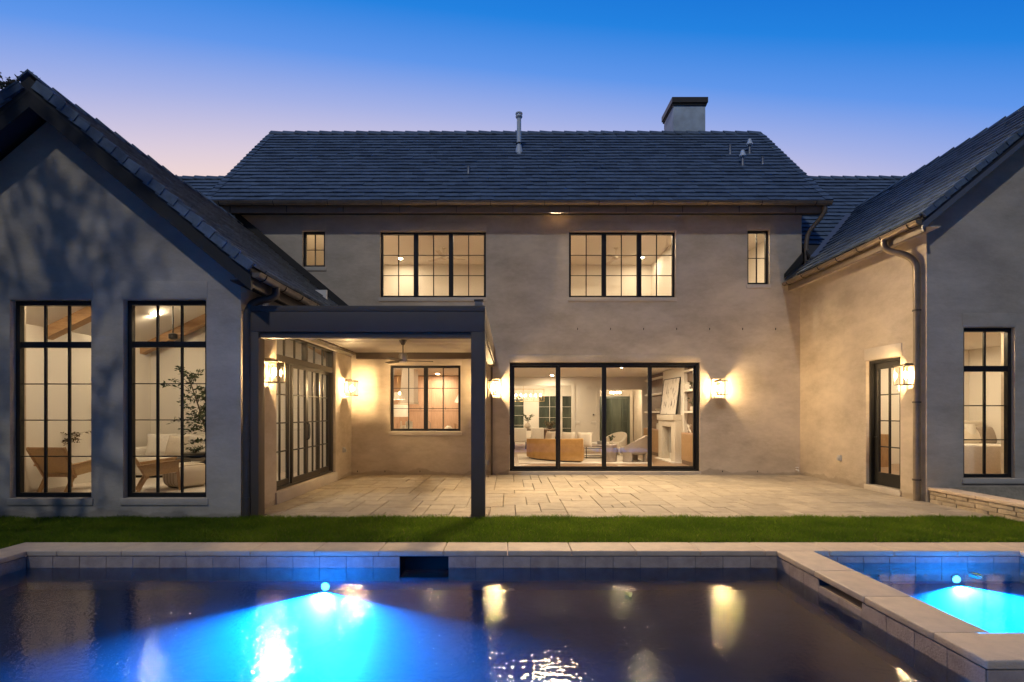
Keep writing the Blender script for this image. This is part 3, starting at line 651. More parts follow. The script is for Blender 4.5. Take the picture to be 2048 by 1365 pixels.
# rooms of the main house ------------------------------------------------
FZ, CZ = 0.08, 2.86
LX0, LX1, LY1 = -0.62, 5.42, 19.0
dr = (X(1199, LY1), X(1284, LY1), FZ, Z(780, LY1)); op = (-0.55, X(1143, LY1), FZ, Z(772, LY1))
room(main, LX0, LX1, D+0.252, LY1, FZ, CZ, holes={'B': [op, dr]})
for h in (op, dr):                                    # white casings
    MB().box(h[1], h[1]+0.12, LY1-0.03, LY1-0.002, FZ, h[3]+0.12).build('casing', 'white_fabric', main)
    MB().box(h[0], h[1], LY1-0.03, LY1-0.002, h[3], h[3]+0.12).build('casing', 'white_fabric', main)
MB().box(dr[0]-0.12, dr[0], LY1-0.03, LY1-0.002, FZ, dr[3]+0.12).build('casing', 'white_fabric', main)
MB().box(op[1]+0.121, dr[0]-0.121, LY1-0.02, LY1-0.002, FZ, FZ+0.15).build('baseboard', 'white_fabric', main)
DY = 23.4                                             # dining room and hall behind
w1 = (X(1000,DY), X(1049,DY), Z(872,DY), Z(791,DY)); w2 = (X(1076,DY), X(1143,DY)+0.6, Z(880,DY), Z(791,DY))
room(main, LX0-1.5, 2.95, LY1+0.065, DY, FZ, CZ+0.15, holes={'B': [w1, w2]})
mpD = lambda u, v, w: (u, DY-0.04+w, v)
window(main, 'window', mpD, *w1, 0.0, [(1, [(1, 4, 2)])], 0.04, 0.08, 0.02, 'white_fabric', 'night_glass')
window(main, 'window', mpD, *w2, 0.0, [(1, [(1, 4, 2)]), (1, [(1, 4, 2)])], 0.04, 0.09, 0.02, 'white_fabric', 'night_glass')
room(main, 3.05, 5.30, LY1+0.065, 21.9, FZ, CZ, wallm='stucco_smooth')
mpE = lambda u, v, w: (u, 21.82+w, v)
dd = (X(1200, 21.8), X(1260, 21.8), FZ, Z(793, 21.8)); window(main, 'front_door', mpE, *dd, 0.0, [(2.4, [(1, 4, 2)]), (0.6, [(1, 4, 1)])], 0.09, 0.06, 0.02, 'green_door', 'night_glass')
MB().box(dd[1]+.002, dd[1]+.12, 21.80, 21.88, FZ, dd[3]+.12).build('casing', 'stucco_smooth', main)
room(main, -7.0, LX0-0.1, D+0.252, 18.95, FZ, CZ)
# upper floor
UZ, UC, UY = 3.15, 6.18, 16.05
for a, b in ((-7.0, -4.55), (-4.36, 0.34), (0.50, 4.44), (4.60, XR-0.28)): room(main, a, b, D+0.252, UY, UZ, UC, floor='oak_floor')
for x, y, n in ((-3.3, 15.4, 'lit downlight near the back wall'), (-3.2, 13.1, ''), (-0.9, 13.1, '')):
    downlight(x, y, UC, ('lit recessed downlight showing in the left panes of the three-part upstairs window above the pergola' if y > 14 else 'added unseen downlight just inside the facade above the upstairs window over the pergola'), 'downlights upstairs above the pergola', 500 if y > 14 else 1900)  # the pair at the facade is out of view, added to brighten this room
for x, y in ((3.95, 15.3), (1.5, 13.1), (3.6, 13.1)):
    downlight(x, y, UC, ('lit recessed downlight showing beside the right mullion of the upstairs window above the sliding door' if y > 14 else 'added unseen downlight just inside the facade above the upstairs window over the sliding door'), 'downlights upstairs above the sliding door', 500 if y > 14 else 1900)  # the two front fittings are unseen, added as extra room light
downlight(-5.6, 13.2, UC, 'lit downlight in the ceiling behind the small upstairs window by the wing roof', 'downlights in the small upstairs rooms', 1500)
downlight(5.6, 13.2, UC, 'lit downlight in the ceiling behind the tall narrow upstairs window by the downspout', 'downlights in the small upstairs rooms', 1500)
downlight(1.5, 18.2, CZ, 'lit recessed downlight in the living room ceiling near the dining room opening', 'living room downlights', 1250)
downlight(3.3, 15.0, CZ, 'lit recessed downlight in the living room ceiling above the taupe tub chair', 'living room downlights', 1250)
for x in (0.6, 2.5, 4.3): downlight(x, 13.15, CZ, 'added unseen downlight in the living room ceiling close behind the wide sliding door', 'living room downlights', 1250)  # row kept out of view, added to light the room from the front
downlight(-2.5, 17.6, CZ, 'lit recessed downlight in the kitchen ceiling in front of the wood cabinets', 'kitchen downlights', 1500)
for x, y in ((-4.8, 13.5), (-2.2, 13.5), (-5.6, 17.0)): downlight(x, y, CZ, 'added downlight in the kitchen ceiling hidden above the kitchen window', 'kitchen downlights', 1500)  # unseen extras, added to light the kitchen
for x in (-0.6, 1.6): downlight(x, 22.2, CZ+0.15, 'lit downlight in the dining room ceiling beyond the living room', 'dining room downlights', 1200)
downlight(4.3, 20.5, CZ, 'lit downlight in the front hall ceiling beside the green front door', 'hall downlight', 900)

# ================================================================ left wing
lw = thing('gable_wing', 'near beige stucco gable wing with two tall grid windows and leaf shadows on its wall', 'building', (-6.68, YL, 0))
mpL = lambda u, v, w: (u, YL+w, v)
WX0, WX1, AX, AZ = -9.44, XL, -6.68, 5.82
k = 0.852; ez = AZ - k*(WX1-AX)
h1 = (X(19.6, YL), X(182.5, YL), Z(997, YL), Z(600, YL)); h2 = (X(246, YL), X(412.5, YL), Z(997, YL), Z(599, YL))
wb = MB().gridwall(WX0, WX1, -0.06, ez, [h1, h2], mpL, 0.25); wb.prism([(WX0, ez), (WX1, ez), (AX, AZ)], YL, YL+0.25)
wb.build('gable_wall', 'stucco', lw)
for h in (h1, h2):
    plate(lw, 'sill', mpL, h[0]-0.03, h[1]+0.03, h[2]-0.10, h[2]-0.004, 0.018, 'stucco')
    plate(lw, 'lintel', mpL, h[0]-0.02, h[1]+0.02, h[3]+0.012, h[3]+0.26, 0.007, 'stucco')
    window(lw, 'window', mpL, *fit(h), 0.085, [(1, [(4, 4, 3), (1, 1, 3)])], 0.06, 0.085, 0.028, rowbar=0.014)
mpS = lambda u, v, w: (XL-w, u, v)                    # side wall towards the patio, w goes into the wing
DS = (XL*-1*F/(VX-553), 11.45, 0.2, 2.95)
MB().gridwall(YL+0.252, D-0.003, -0.06, ez, [DS], mpS, 0.22).build('wall', 'stucco', lw)
MB().box(WX0, WX0+0.2, YL+0.252, D, 0, ez).build('wall', 'stucco', lw)
plate(lw, 'door_step', mpS, DS[0]-0.05, DS[1]+0.05, -0.02, 0.197, 0.03)
# sliding doors with transom, dark bronze
dz = 2.42; mfr = MB(); w = 0.05
for a, b in ((DS[0]+.005, DS[0]+.075), (DS[1]-.075, DS[1]-.005)): mbox(mfr, mpS, a, b, 0.205, 2.945, w, w+.14)
mbox(mfr, mpS, DS[0]+.075, DS[1]-.075, dz, dz+.11, w-.01, w+.14); mbox(mfr, mpS, DS[0]+.075, DS[1]-.075, 2.885, 2.945, w, w+.14); mbox(mfr, mpS, DS[0]+.075, DS[1]-.075, .205, .24, w, w+.14)
pd = mfr.build('sliding_door', 'door_bronze', lw); a0, a1 = DS[0]+.077, DS[1]-.077; pw = (a1-a0)/4
for i in range(4):
    a = a0+pw*i; b = a+pw; ww = w+0.015 if i in (1, 2) else w+0.065; p = MB(); s = 0.06
    mbox(p, mpS, a, a+s, .243, dz-.003, ww, ww+.045); mbox(p, mpS, b-s, b, .243, dz-.003, ww, ww+.045); mbox(p, mpS, a+s, b-s, .243, .243+.10, ww, ww+.045); mbox(p, mpS, a+s, b-s, dz-.003-s, dz-.003, ww, ww+.045)
    p.build('door_panel', 'door_bronze', pd); za, zb = .343, dz-.063
    xm = (a+b)/2; q = MB(); mbox(q, mpS, xm-.013, xm+.013, za, zb, ww+.01, ww+.04); q.build('muntin', 'door_bronze', pd)
    for r in range(1, 4):
        z = za+(zb-za)*r/4; q = MB(); mbox(q, mpS, a+s, b-s, z-.011, z+.011, ww+.012, ww+.038); q.build('muntin', 'door_bronze', pd)
    for c_ in range(2):
        for r in range(4):
            q = MB(); ya = a+s+(b-a-2*s)*c_/2; yb = a+s+(b-a-2*s)*(c_+1)/2; mbox(q, mpS, ya+.003, yb-.003, za+(zb-za)*r/4+.003, za+(zb-za)*(r+1)/4-.003, ww+.022, ww+.027); q.build('pane', 'glass', pd)
for i, sgn in ((2, -1), (2, 1)):
    y = a0+pw*2+sgn*0.03; pts = smooth_path([(XL-w-.02, y, 1.0), (XL+.02-w, y, 1.02), (XL+.03-w, y, 1.12), (XL+.03-w, y, 1.22), (XL+.02-w, y, 1.32), (XL-w-.02, y, 1.34)], 1)
    MB().tube(pts, 0.010, 8).build('handle', 'black_steel', pd, smooth=True)
for i in range(2):                                    # transom lights
    a = a0+(a1-a0)*i/2; b = a0+(a1-a0)*(i+1)/2-(0.06 if i == 0 else 0)
    if i == 0:
        q = MB(); mbox(q, mpS, b, b+.06, dz+.112, 2.883, w, w+.1); q.build('mullion', 'door_bronze', pd)
    for c_ in range(3):
        q = MB(); mbox(q, mpS, a+(b-a)*c_/3+.003, a+(b-a)*(c_+1)/3-.003, dz+.113, 2.882, w+.05, w+.055); q.build('pane', 'glass', pd)
        if c_:
            x = a+(b-a)*c_/3; q = MB(); mbox(q, mpS, x-.012, x+.012, dz+.113, 2.882, w+.035, w+.07); q.build('muntin', 'door_bronze', pd)
# roof of the left wing
RYL = 7.08; tz = 6.20; ex = -3.60; exl = 2*AX-ex; ezt = tz-k*(ex-AX)
P = MB().prism([(ex, ezt), (AX, tz), (exl, ezt), (exl, ezt-0.12), (AX, tz-0.20), (ex, ezt-0.12)], RYL, D-0.004); lroof = P.build('roof', 'roof_deck', lw)
VR = Vector((AX-ex, 0, tz-ezt)).normalized(); LR = math.hypot(AX-ex, tz-ezt)
tiles(lroof, (ex+0.03, RYL, ezt-0.03), (0,1,0), VR, D-RYL-0.01, LR, seed=5)
tiles(lroof, (exl-0.03, RYL, ezt-0.03), (0,1,0), Vector((-VR.x, 0, VR.z)), 1.0, LR, limit=0, seed=6)
MB().quad((AX, RYL, tz+.02), (exl, RYL, ezt+.02), (exl, D-.01, ezt+.02), (AX, D-.01, tz+.02)).build('rear_slope', 'roof_tile', lroof)
rake_tiles(lroof, (ex, RYL, ezt), VR, (0,-1,0), LR, 0.13); rake_tiles(lroof, (exl, RYL, ezt), Vector((-VR.x,0,VR.z)), (0,-1,0), LR, 0.13)
ridge_caps(lroof, (AX, RYL, tz+0.04), (AX, D-.02, tz+0.04), 0.14, 0.37)
for s in (1, -1):                                     # barge boards and the boarded soffit behind
    e = AX + s*(ex-AX); ee = e - s*0.02
    MB().prism([(AX, tz-.07), (e, ezt-.07), (e, ezt-.34), (AX, tz-.42)], RYL+0.002, RYL+0.042).build('barge_board', 'soffit', lw)
    MB().prism([(AX, tz-.23), (ee, ezt-.14), (ee, ezt-.17), (AX, tz-.26)], RYL+0.044, YL-0.002).build('soffit', 'soffit', lw)
MB().box(ex-0.08, ex-0.04, RYL+0.05, D-0.01, ezt-0.27, ezt-0.08).build('fascia', 'bronze', lw)
MB().box(XL+0.002, ex-0.082, RYL+0.05, D-0.01, ezt-0.20, ezt-0.18).build('soffit', 'soffit', lw)
gutter(lw, (ex+0.05, RYL+0.02, ezt-0.09), (ex+0.05, D-0.03, ezt-0.09), 0.07, 0.62)
# dark flashing board where the wing roof meets the main facade
for s in (1,):
    n = Vector((0, 0, 0.16)); a = Vector((AX-0.05, D-0.10, tz+0.10)); b = Vector((XL+0.0, D-0.10, tz+0.10-k*(XL+0.05-AX)))
    MB().prism([(a.x, a.z-0.1), (b.x, b.z-0.1), (b.x+0.02, b.z+0.20), (a.x-0.02, a.z+0.20)], D-0.09, D-0.003).build('flashing', 'soffit', lw)
MB().tube(smooth_path([(ex+0.05, YL+0.32, ezt-0.12), (ex+0.05, YL+0.32, ezt-0.30), (XL+0.14, YL+0.10, ezt-0.40), (XL+0.075, YL+0.04, ezt-0.55), (XL+0.07, YL+0.03, ezt-0.75), (XL+0.07, YL+0.03, 0.02)]), 0.055, 12).build('downspout', 'bronze', lw, smooth=True)
MB().lathe([(0.062, 0), (0.062, 0.30), (0.057, 0.30)], 12, (XL+0.07, YL+0.03, 0)).build('downspout_shoe', 'bronze', lw, smooth=True)
# inside
LWX, LWY = -8.1, 11.5; RZI = 3.85; LF = 0.2
MB().box(LWX, XL-0.222, YL+0.252, LWY, LF-0.06, LF).build('interior_floor', 'rug', lw)
MB().gridwall(YL+0.252, LWY, LF, 3.4, [(10.15, 10.9, LF+0.5, 2.6)], lambda u, v, w: (LWX-w, u, v), 0.06).build('interior_wall', 'white_paint', lw)
MB().box(LWX, XL-0.222, LWY, LWY+0.06, LF, 4.3).build('interior_wall', 'white_paint', lw)
MB().box(LWX-0.14, LWX-0.10, 10.1, 11.0, 0.5, 2.7).build('window_glass', 'night_glass', lw)
MB().box(LWX+.001, LWX+.03, 10.05, 10.14, LF, 2.7).build('casing', 'white_fabric', lw)
mid = -5.9; s_ = 0.48; zc = lambda x, mid=mid, s_=s_: 3.02 + s_*(x-LWX) if x < mid else 3.02 + s_*(mid-LWX) - 0.62*(x-mid)
MB().prism([(LWX, zc(LWX)), (mid, zc(mid)), (XL-0.222, zc(XL-.222)), (XL-0.222, zc(XL-.222)+.06), (mid, zc(mid)+.06), (LWX, zc(LWX)+.06)], YL+0.252, LWY).build('ceiling', 'ceiling_paint', lw)
for y in (8.95, 11.25):
    MB().prism([(LWX, zc(LWX)-.20), (mid, zc(mid)-.20), (mid, zc(mid)-.002), (LWX, zc(LWX)-.002)], y-0.09, y+0.09).build('beam', 'oak_beam', lw)
    MB().prism([(mid, zc(mid)-.20), (XL-0.222, zc(XL-.222)-.20), (XL-0.222, zc(XL-.222)-.002), (mid, zc(mid)-.002)], y-0.088, y+0.088).build('beam', 'oak_beam', lw)
for x, y in ((-7.12, 10.2), (-7.2, 7.95), (-5.4, 7.95), (-4.5, 9.7)):
    downlight(x, y, zc(x)-0.012, 'lit recessed downlight in the vaulted ceiling beside the dark fan of the sitting room' if y > 10 else 'added downlight hidden high in the vaulted sitting room ceiling of the gable wing', 'sitting room downlights', 620)  # only the first is in view; the others are added for light

# ================================================================ right wing
rw = thing('gable_wing', 'beige stucco gable wing with a single glazed black side door facing the patio', 'building', (9.66, YR, 0))
mpR = lambda u, v, w: (u, YR+w, v)
EXR, EZR, RXR, RZR, RYR = 6.82, 4.80, 9.66, 7.22, 8.42; FX = 2*RXR-EXR
hw = (X(1927, YR), X(2030, YR), Z(957, YR), Z(655, YR)); ezr = EZR + k*(XR-EXR) - 0.22
wb = MB().gridwall(XR, 12.15, -0.06, ezr, [hw], mpR, 0.25); wb.prism([(XR, ezr), (12.15, ezr), (RXR, RZR-0.26)], YR, YR+0.25); wb.build('gable_wall', 'stucco', rw)
plate(rw, 'sill', mpR, hw[0]-0.03, hw[1]+0.4, hw[2]-0.09, hw[2]-0.004, 0.03)
plate(rw, 'lintel', mpR, hw[0]-0.02, hw[1]+0.02, hw[3]+0.012, hw[3]+0.24, 0.007, 'stucco')
window(rw, 'window', mpR, *fit(hw), 0.06, [(1, [(3, 3, 2), (1, 1, 2)])], 0.06, 0.10, 0.032, rowbar=0.018)
mpQ = lambda u, v, w: (XR+w, u, v)
FD = (9.36, 10.26, 0.10, 2.57)
MB().gridwall(YR+0.252, D-0.003, -0.06, EZR-0.08, [FD], mpQ, 0.22).build('wall', 'stucco', rw)
MB().box(11.95, 12.15, YR+.252, 14.0, 0, ezr).build('wall', 'stucco', rw)
plate(rw, 'lintel', mpQ, FD[0]-0.04, FD[1]+0.04, FD[3]+0.012, FD[3]+0.24, 0.012, 'stucco_smooth')
plate(rw, 'door_step', mpQ, FD[0]-0.02, FD[1]+0.04, -0.02, 0.097, 0.02)
door = MB(); a, b = FD[0]+.006, FD[1]-.006
for u0, u1, v0, v1 in ((a, a+.05, .105, 2.565), (b-.05, b, .105, 2.565), (a+.05, b-.05, 2.515, 2.565)): mbox(door, mpQ, u0, u1, v0, v1, 0.06, 0.20)
door = door.build('glazed_door', 'black_steel', rw)
p = MB(); a, b = a+.053, b-.053; st = 0.12
for u0, u1, v0, v1 in ((a, a+st, .11, 2.51), (b-st, b, .11, 2.51), (a+st, b-st, .11, .36), (a+st, b-st, 2.39, 2.51)): mbox(p, mpQ, u0, u1, v0, v1, 0.12, 0.165)
p.build('door_panel', 'black_steel', door); za, zb = .36, 2.39; a, b = a+st, b-st
q = MB(); mbox(q, mpQ, (a+b)/2-.013, (a+b)/2+.013, za, zb, .125, .16); q.build('muntin', 'black_steel', door)
for r in range(1, 4): z = za+(zb-za)*r/4; q = MB(); mbox(q, mpQ, a, b, z-.01, z+.01, .127, .158); q.build('muntin', 'black_steel', door)
for c_ in range(2):
    for r in range(4): q = MB(); mbox(q, mpQ, a+(b-a)*c_/2+.003, a+(b-a)*(c_+1)/2-.003, za+(zb-za)*r/4+.003, za+(zb-za)*(r+1)/4-.003, .140, .145); q.build('pane', 'glass', door)
MB().tube(smooth_path([(XR+.12, b+.06, 1.05), (XR+.07, b+.06, 1.05), (XR+.07, b-.04, 1.05)], 1), 0.010, 8).build('handle', 'black_steel', door, smooth=True)
# roof of the right wing
P = MB().prism([(EXR, EZR), (RXR, RZR), (FX, EZR), (FX, EZR-.12), (RXR, RZR-.2), (EXR, EZR-.12)], RYR, D-0.004); rroof = P.build('roof', 'roof_deck', rw)
x7 = XR+0.045; z7 = EZR+k*(x7-EXR)
MB().prism([(x7, z7), (RXR, RZR), (FX, EZR), (FX, EZR-.12), (RXR, RZR-.2), (x7, z7-.12)], D-0.003, 14.9).build('rear_deck', 'roof_deck', rroof)
VQ = Vector((RXR-EXR, 0, RZR-EZR)).normalized(); LQ = math.hypot(RXR-EXR, RZR-EZR)
tiles(rroof, (EXR-0.03, RYR, EZR-0.03), (0,1,0), VQ, 14.6-RYR, LQ, seed=9, keep=lambda u, v: (RYR+u < D-0.02 or v > 0.50) and (EZR+VQ.z*v) > (5.24+(RYR+u-RY)*1.0175-0.1))
MB().quad((RXR, RYR, RZR+.02), (FX, RYR, EZR+.02), (FX, 14.9, EZR+.02), (RXR, 14.9, RZR+.02)).build('rear_slope', 'roof_tile', rroof)
rake_tiles(rroof, (EXR, RYR, EZR), VQ, (0,-1,0), LQ, 0.10); rake_tiles(rroof, (FX, RYR, EZR), Vector((-VQ.x,0,VQ.z)), (0,-1,0), LQ, 0.10)
ridge_caps(rroof, (RXR, RYR, RZR+.04), (RXR, 14.6, RZR+.04), 0.14, 0.37)
for s in (1, -1):
    e = RXR + s*(EXR-RXR); ee = e-s*0.02
    MB().prism([(RXR, RZR-.06), (e, EZR-.06), (e, EZR-.24), (RXR, RZR-.27)], RYR+.002, RYR+.042).build('barge_board', 'lead', rw)
    MB().prism([(RXR, RZR-.21), (ee, EZR-.13), (ee, EZR-.16), (RXR, RZR-.24)], RYR+.044, YR-.002).build('soffit', 'soffit', rw)
MB().box(EXR+.05, EXR+.09, RYR+.05, D-.01, EZR-.26, EZR-.07).build('fascia', 'fascia_paint', rw)
MB().box(EXR+.092, XR-.002, RYR+.05, D-.01, EZR-.18, EZR-.16).build('soffit', 'stucco_smooth', rw)
gutter(rw, (EXR-.04, D-.02, EZR-.08), (EXR-.04, RYR+.02, EZR-.08), 0.07, 0.62)
MB().tube(smooth_path([(EXR-.04, 9.25, EZR-.12), (EXR-.04, 9.25, EZR-.32), (XR-.16, 9.0, EZR-.48), (XR-.075, YR+.13, EZR-.66), (XR-.075, YR+.12, EZR-.90), (XR-.075, YR+.12, 0.0)]), 0.055, 12).build('downspout', 'gutter_metal', rw, smooth=True)
for z in (0.35, 1.7, 3.3): MB().lathe([(.058,0),(.066,0),(.066,.03),(.058,.03)], 12, (XR-.075, YR+.12, z)).build('downspout_strap', 'bronze', rw, smooth=True)
vd = lambda x: RY + (EZR+k*(x-EXR)-5.24)/1.0175         # valley line against the rear roof
q = [(x7+.02, vd(x7)), (RXR-.5, vd(RXR-.5))]; m = MB()
for dx0, dx1 in ((-0.10, 0.12),): m.hexa([(q[0][0]+dx0,q[0][1]-.02,EZR+k*(q[0][0]-EXR)+.05),(q[0][0]+dx1,q[0][1]-.02,EZR+k*(q[0][0]-EXR)+.05),(q[1][0]+dx1,q[1][1]-.02,EZR+k*(q[1][0]-EXR)+.05),(q[1][0]+dx0,q[1][1]-.02,EZR+k*(q[1][0]-EXR)+.05),
    (q[0][0]+dx0,q[0][1]-.03,EZR+k*(q[0][0]-EXR)+.09),(q[0][0]+dx1,q[0][1]-.03,EZR+k*(q[0][0]-EXR)+.09),(q[1][0]+dx1,q[1][1]-.03,EZR+k*(q[1][0]-EXR)+.09),(q[1][0]+dx0,q[1][1]-.03,EZR+k*(q[1][0]-EXR)+.09)])
m.build('valley_flashing', 'lead', rroof)
# dark flashing against the facade, as on the left
MB().prism([(EXR-.05, EZR+.06), (XR+.04, EZR+.06+k*(XR+.09-EXR)), (XR+.04, EZR+.30+k*(XR+.09-EXR)), (EXR-.05, EZR+.16)], D-.07, D-.003).build('flashing', 'soffit', rw)
# bedroom inside
BF = 0.2
MB().box(XR+.222, 11.9, YR+.252, 13.2, BF-.06, BF).build('interior_floor', 'oak_floor', rw)
MB().box(XR+.222, 11.9, YR+.252, 13.2, 3.15, 3.21).build('ceiling', 'ceiling_paint', rw)
MB().box(XR+.222, 11.9, 13.2, 13.26, BF, 3.15).build('interior_wall', 'white_paint', rw)
MB().box(11.88, 11.94, YR+.252, 13.2, BF, 3.15).build('interior_wall', 'white_paint', rw)
for x in (8.0, 10.4):
    for y in (9.3, 12.2): downlight(x, y, 3.15, 'added unseen downlight in the bedroom ceiling behind the glazed side door', 'added bedroom downlights', 950)  # all four out of view, added to light the bedroom

# ================================================================ low stone wall on the right
sw = thing('retaining_wall', 'low limestone block wall with smooth capstones beside the right gable wing', 'wall', (7.3, 7.3, 0))
WXa, WXb, WH = XR+0.04, XR+0.30, 0.25
MB().box(WXa+.012, WXb-.012, 4.6, YR-.004, -0.05, WH-.05).build('core', 'mortar', sw)
rnd = random.Random(3); z = -0.04; hs = [0.09, 0.075, 0.075]
for j, hh in enumerate(hs):
    y = YR-0.006 - (0.12 if j % 2 else 0.0)
    if j % 2: MB().box(WXa, WXa+.05, y+.004, YR-.006, z+.005, z+hh-.005).build('stone', 'limestone', sw, bevel=0.006)
    while y > 4.7:
        L = rnd.uniform(0.2, 0.42); d = rnd.uniform(-0.006, 0.008); m = MB().box(WXa-d, WXa+.05, y-L+.006, y-.006, z+.005, z+hh-.005)
        m.build('stone', 'limestone', sw, bevel=0.008); y -= L
    z += hh
y = YR-.006
while y > 4.7:
    MB().box(WXa-.03, WXb+.03, y-0.9+.003, y-.003, WH-.05, WH).build('capstone', 'coping', sw, bevel=0.008); y -= 0.9
base = MB().box(WXb+.035, 12.1, YR-.03, YR-.003, -.05, 0.26).build('stone_base', 'limestone', rw)

# ================================================================ swimming pool and spa
WZ, SWZ, PZ = -0.187, -0.132, -0.44
pool = thing('swimming_pool', 'rectangular swimming pool with pale stone coping and glowing blue underwater light', 'pool', ((PX0+PX1)/2, PY1, 0))
CT = 0.06; SXI = SX0+0.372; SYO = SY0-0.37
def stone_run(p, d, L, w, name='coping_stone', parent=pool, m='coping', step=0.73, first=0.0, z1=0.0, t=CT):
    """coping stones along d (unit 'x' or 'y'); p = lower-left corner of the strip"""
    n = max(1, round(L/step)); st = L/n
    for i in range(n):
        g = 0.0025
        if d == 'x': b = MB().box(p[0]+st*i+g, p[0]+st*(i+1)-g, p[1]+.001, p[1]+w-.001, z1-t, z1)
        else: b = MB().box(p[0]+.001, p[0]+w-.001, p[1]+st*i+g, p[1]+st*(i+1)-g, z1-t, z1)
        b.build(name, m, parent, bevel=0.012, seg=3)
OH = 0.018
stone_run((PX0-CW, PY1-OH), 'x', PX1+2*CW-PX0, CW+OH)       # far edge
stone_run((PX0-CW, PY0), 'y', PY1-OH-PY0, CW+OH)            # left edge
stone_run((PX0-CW, PY0-CW), 'x', PX1+2*CW-PX0, CW)    # near edge
stone_run((PX1, PY0), 'y', SYO-PY0, CW)               # right edge
# basin
bz = -CT-.002; m = MB()
m.quad((PX0,PY0,PZ),(PX1,PY0,PZ),(PX1,PY1,PZ),(PX0,PY1,PZ))
m.quad((PX0,PY0,PZ),(PX0,PY1,PZ),(PX0,PY1,bz),(PX0,PY0,bz)); m.quad((PX0,PY0,PZ),(PX1,PY0,PZ),(PX1,PY0,bz),(PX0,PY0,bz)); m.quad((PX1,PY0,PZ),(PX1,SYO,PZ),(PX1,SYO,bz),(PX1,PY0,bz))
sk = (X(800, PY1), X(897, PY1))                       # skimmer mouth
m.gridwall(PX0, SX0+.02, PZ, bz, [(sk[0], sk[1], -0.30, bz-.004)], lambda u, v, w: (u, PY1+w, v), 0.02)
m.build('basin', 'plaster', pool)
MB().box(PX0-.3, PX1+.3, PY1+.022, PY1+.36, PZ, bz).build('footing', 'grout', pool) if False else None
TH, TZ0 = 0.302, -0.34
def tile_run(parent, mp, L, skip=None, zt=bz):
    n = max(1, round(L/TH)); st = L/n
    for i in range(n):
        a, b = st*i+.0022, st*(i+1)-.0022
        if skip and skip(a, b):
            continue
        q = MB(); mbox(q, mp, a, b, TZ0, zt-.004, -.012, -.001); q.build('waterline_tile', 'waterline_tile', parent, bevel=0.0025, seg=1)
LB = SX0-PX0
tile_run(pool, lambda u, v, w: (PX0+u, PY1+w, v), sk[0]-PX0); 
def _t2(a): return None
tile_run(pool, lambda u, v, w: (sk[1]+u, PY1+w, v), SX0-sk[1])
tile_run(pool, lambda u, v, w: (PX0-w, PY0+.02+u, v), PY1-.04-PY0)
tile_run(pool, lambda u, v, w: (PX1+w, PY0+.02+u, v), SYO-.04-PY0)
ins = MB(); yb = PY1+.28
ins.quad((sk[0],PY1,-.30),(sk[1],PY1,-.30),(sk[1],yb,-.30),(sk[0],yb,-.30)); ins.quad((sk[0],yb,-.30),(sk[1],yb,-.30),(sk[1],yb,bz),(sk[0],yb,bz))
ins.quad((sk[0],PY1,-.30),(sk[0],yb,-.30),(sk[0],yb,bz),(sk[0],PY1,bz)); ins.quad((sk[1],PY1,-.30),(sk[1],yb,-.30),(sk[1],yb,bz),(sk[1],PY1,bz))
ins.build('skimmer', 'skimmer_brown', pool)
for px, py in ((860,1168), (1022,1160), (1265,1150)):
    MB().lathe([(.045,0),(.045,.012),(.02,.014)], 14).build('return_jet', 'plastic_white', pool, local=True)
    o = bpy.data.objects[-1] if False else [c for c in pool.children if c.name.startswith('return_jet')][-1]
    o.rotation_euler = (R(90),0,0); o.location = Vector((X(px, PY1), PY1-.002, -0.46))-Vector(OFF[pool])
def pool_light(parent, loc, rot, energy, r=0.11, spread=150, col=(0.004, 0.27, 1.0)):
    lens = MB().lathe([(r,0),(r*.9,.02),(r*.5,.035),(0.005,.04)], 20, caps=True).build('light_lens', 'pool_lens', parent, local=True, smooth=True)
    lens.rotation_euler = rot; lens.location = Vector(loc)-Vector(OFF[parent])
    ring = MB().lathe([(r,0),(r*1.25,0),(r*1.25,.015),(r,.02)], 20, caps=False).build('light_ring', 'grey_metal', parent, local=True, smooth=True)
    ring.rotation_euler = rot; ring.location = lens.location
    ld = bpy.data.lights.new('pool_lamp', 'AREA'); ld.shape = 'DISK'; ld.size = r*1.6; ld.energy = energy; ld.color = col; ld.spread = R(spread)
    lo = bpy.data.objects.new('pool_lamp', ld); COL.objects.link(lo); lo.parent = parent
    d = Matrix.Rotation(rot[2], 3, 'Z') @ Matrix.Rotation(rot[0], 3, 'X') @ Vector((0,0,1))
    lo.location = Vector(loc)-Vector(OFF[parent]) + d*0.06; lo.rotation_euler = d.to_track_quat('-Z', 'Y').to_euler()
pool_light(pool, (X(652, PY1), PY1-.014, -0.392), (R(90), 0, R(5)), 2300, r=0.045, spread=122)
pool_light(pool, (4.6, PY0+.002, -0.30), (R(130), 0, R(180)), 60, r=0.08, spread=95)   # the lamp in the near wall that tints the spa's outer face
w = MB().quad((PX0+.001,PY0+.001,WZ),(PX1-.001,PY0+.001,WZ),(PX1-.001,SYO-.014,WZ),(PX0+.001,SYO-.014,WZ)); w.quad((PX0+.001,SYO-.014,WZ),(SX0-.014,SYO-.014,WZ),(SX0-.014,PY1-.001,WZ),(PX0+.001,PY1-.001,WZ))
w.quad((sk[0]+.001,PY1-.001,WZ),(sk[1]-.001,PY1-.001,WZ),(sk[1]-.001,yb-.001,WZ),(sk[0]+.001,yb-.001,WZ))
struct(w.build('pool_water', 'water', weld=True))

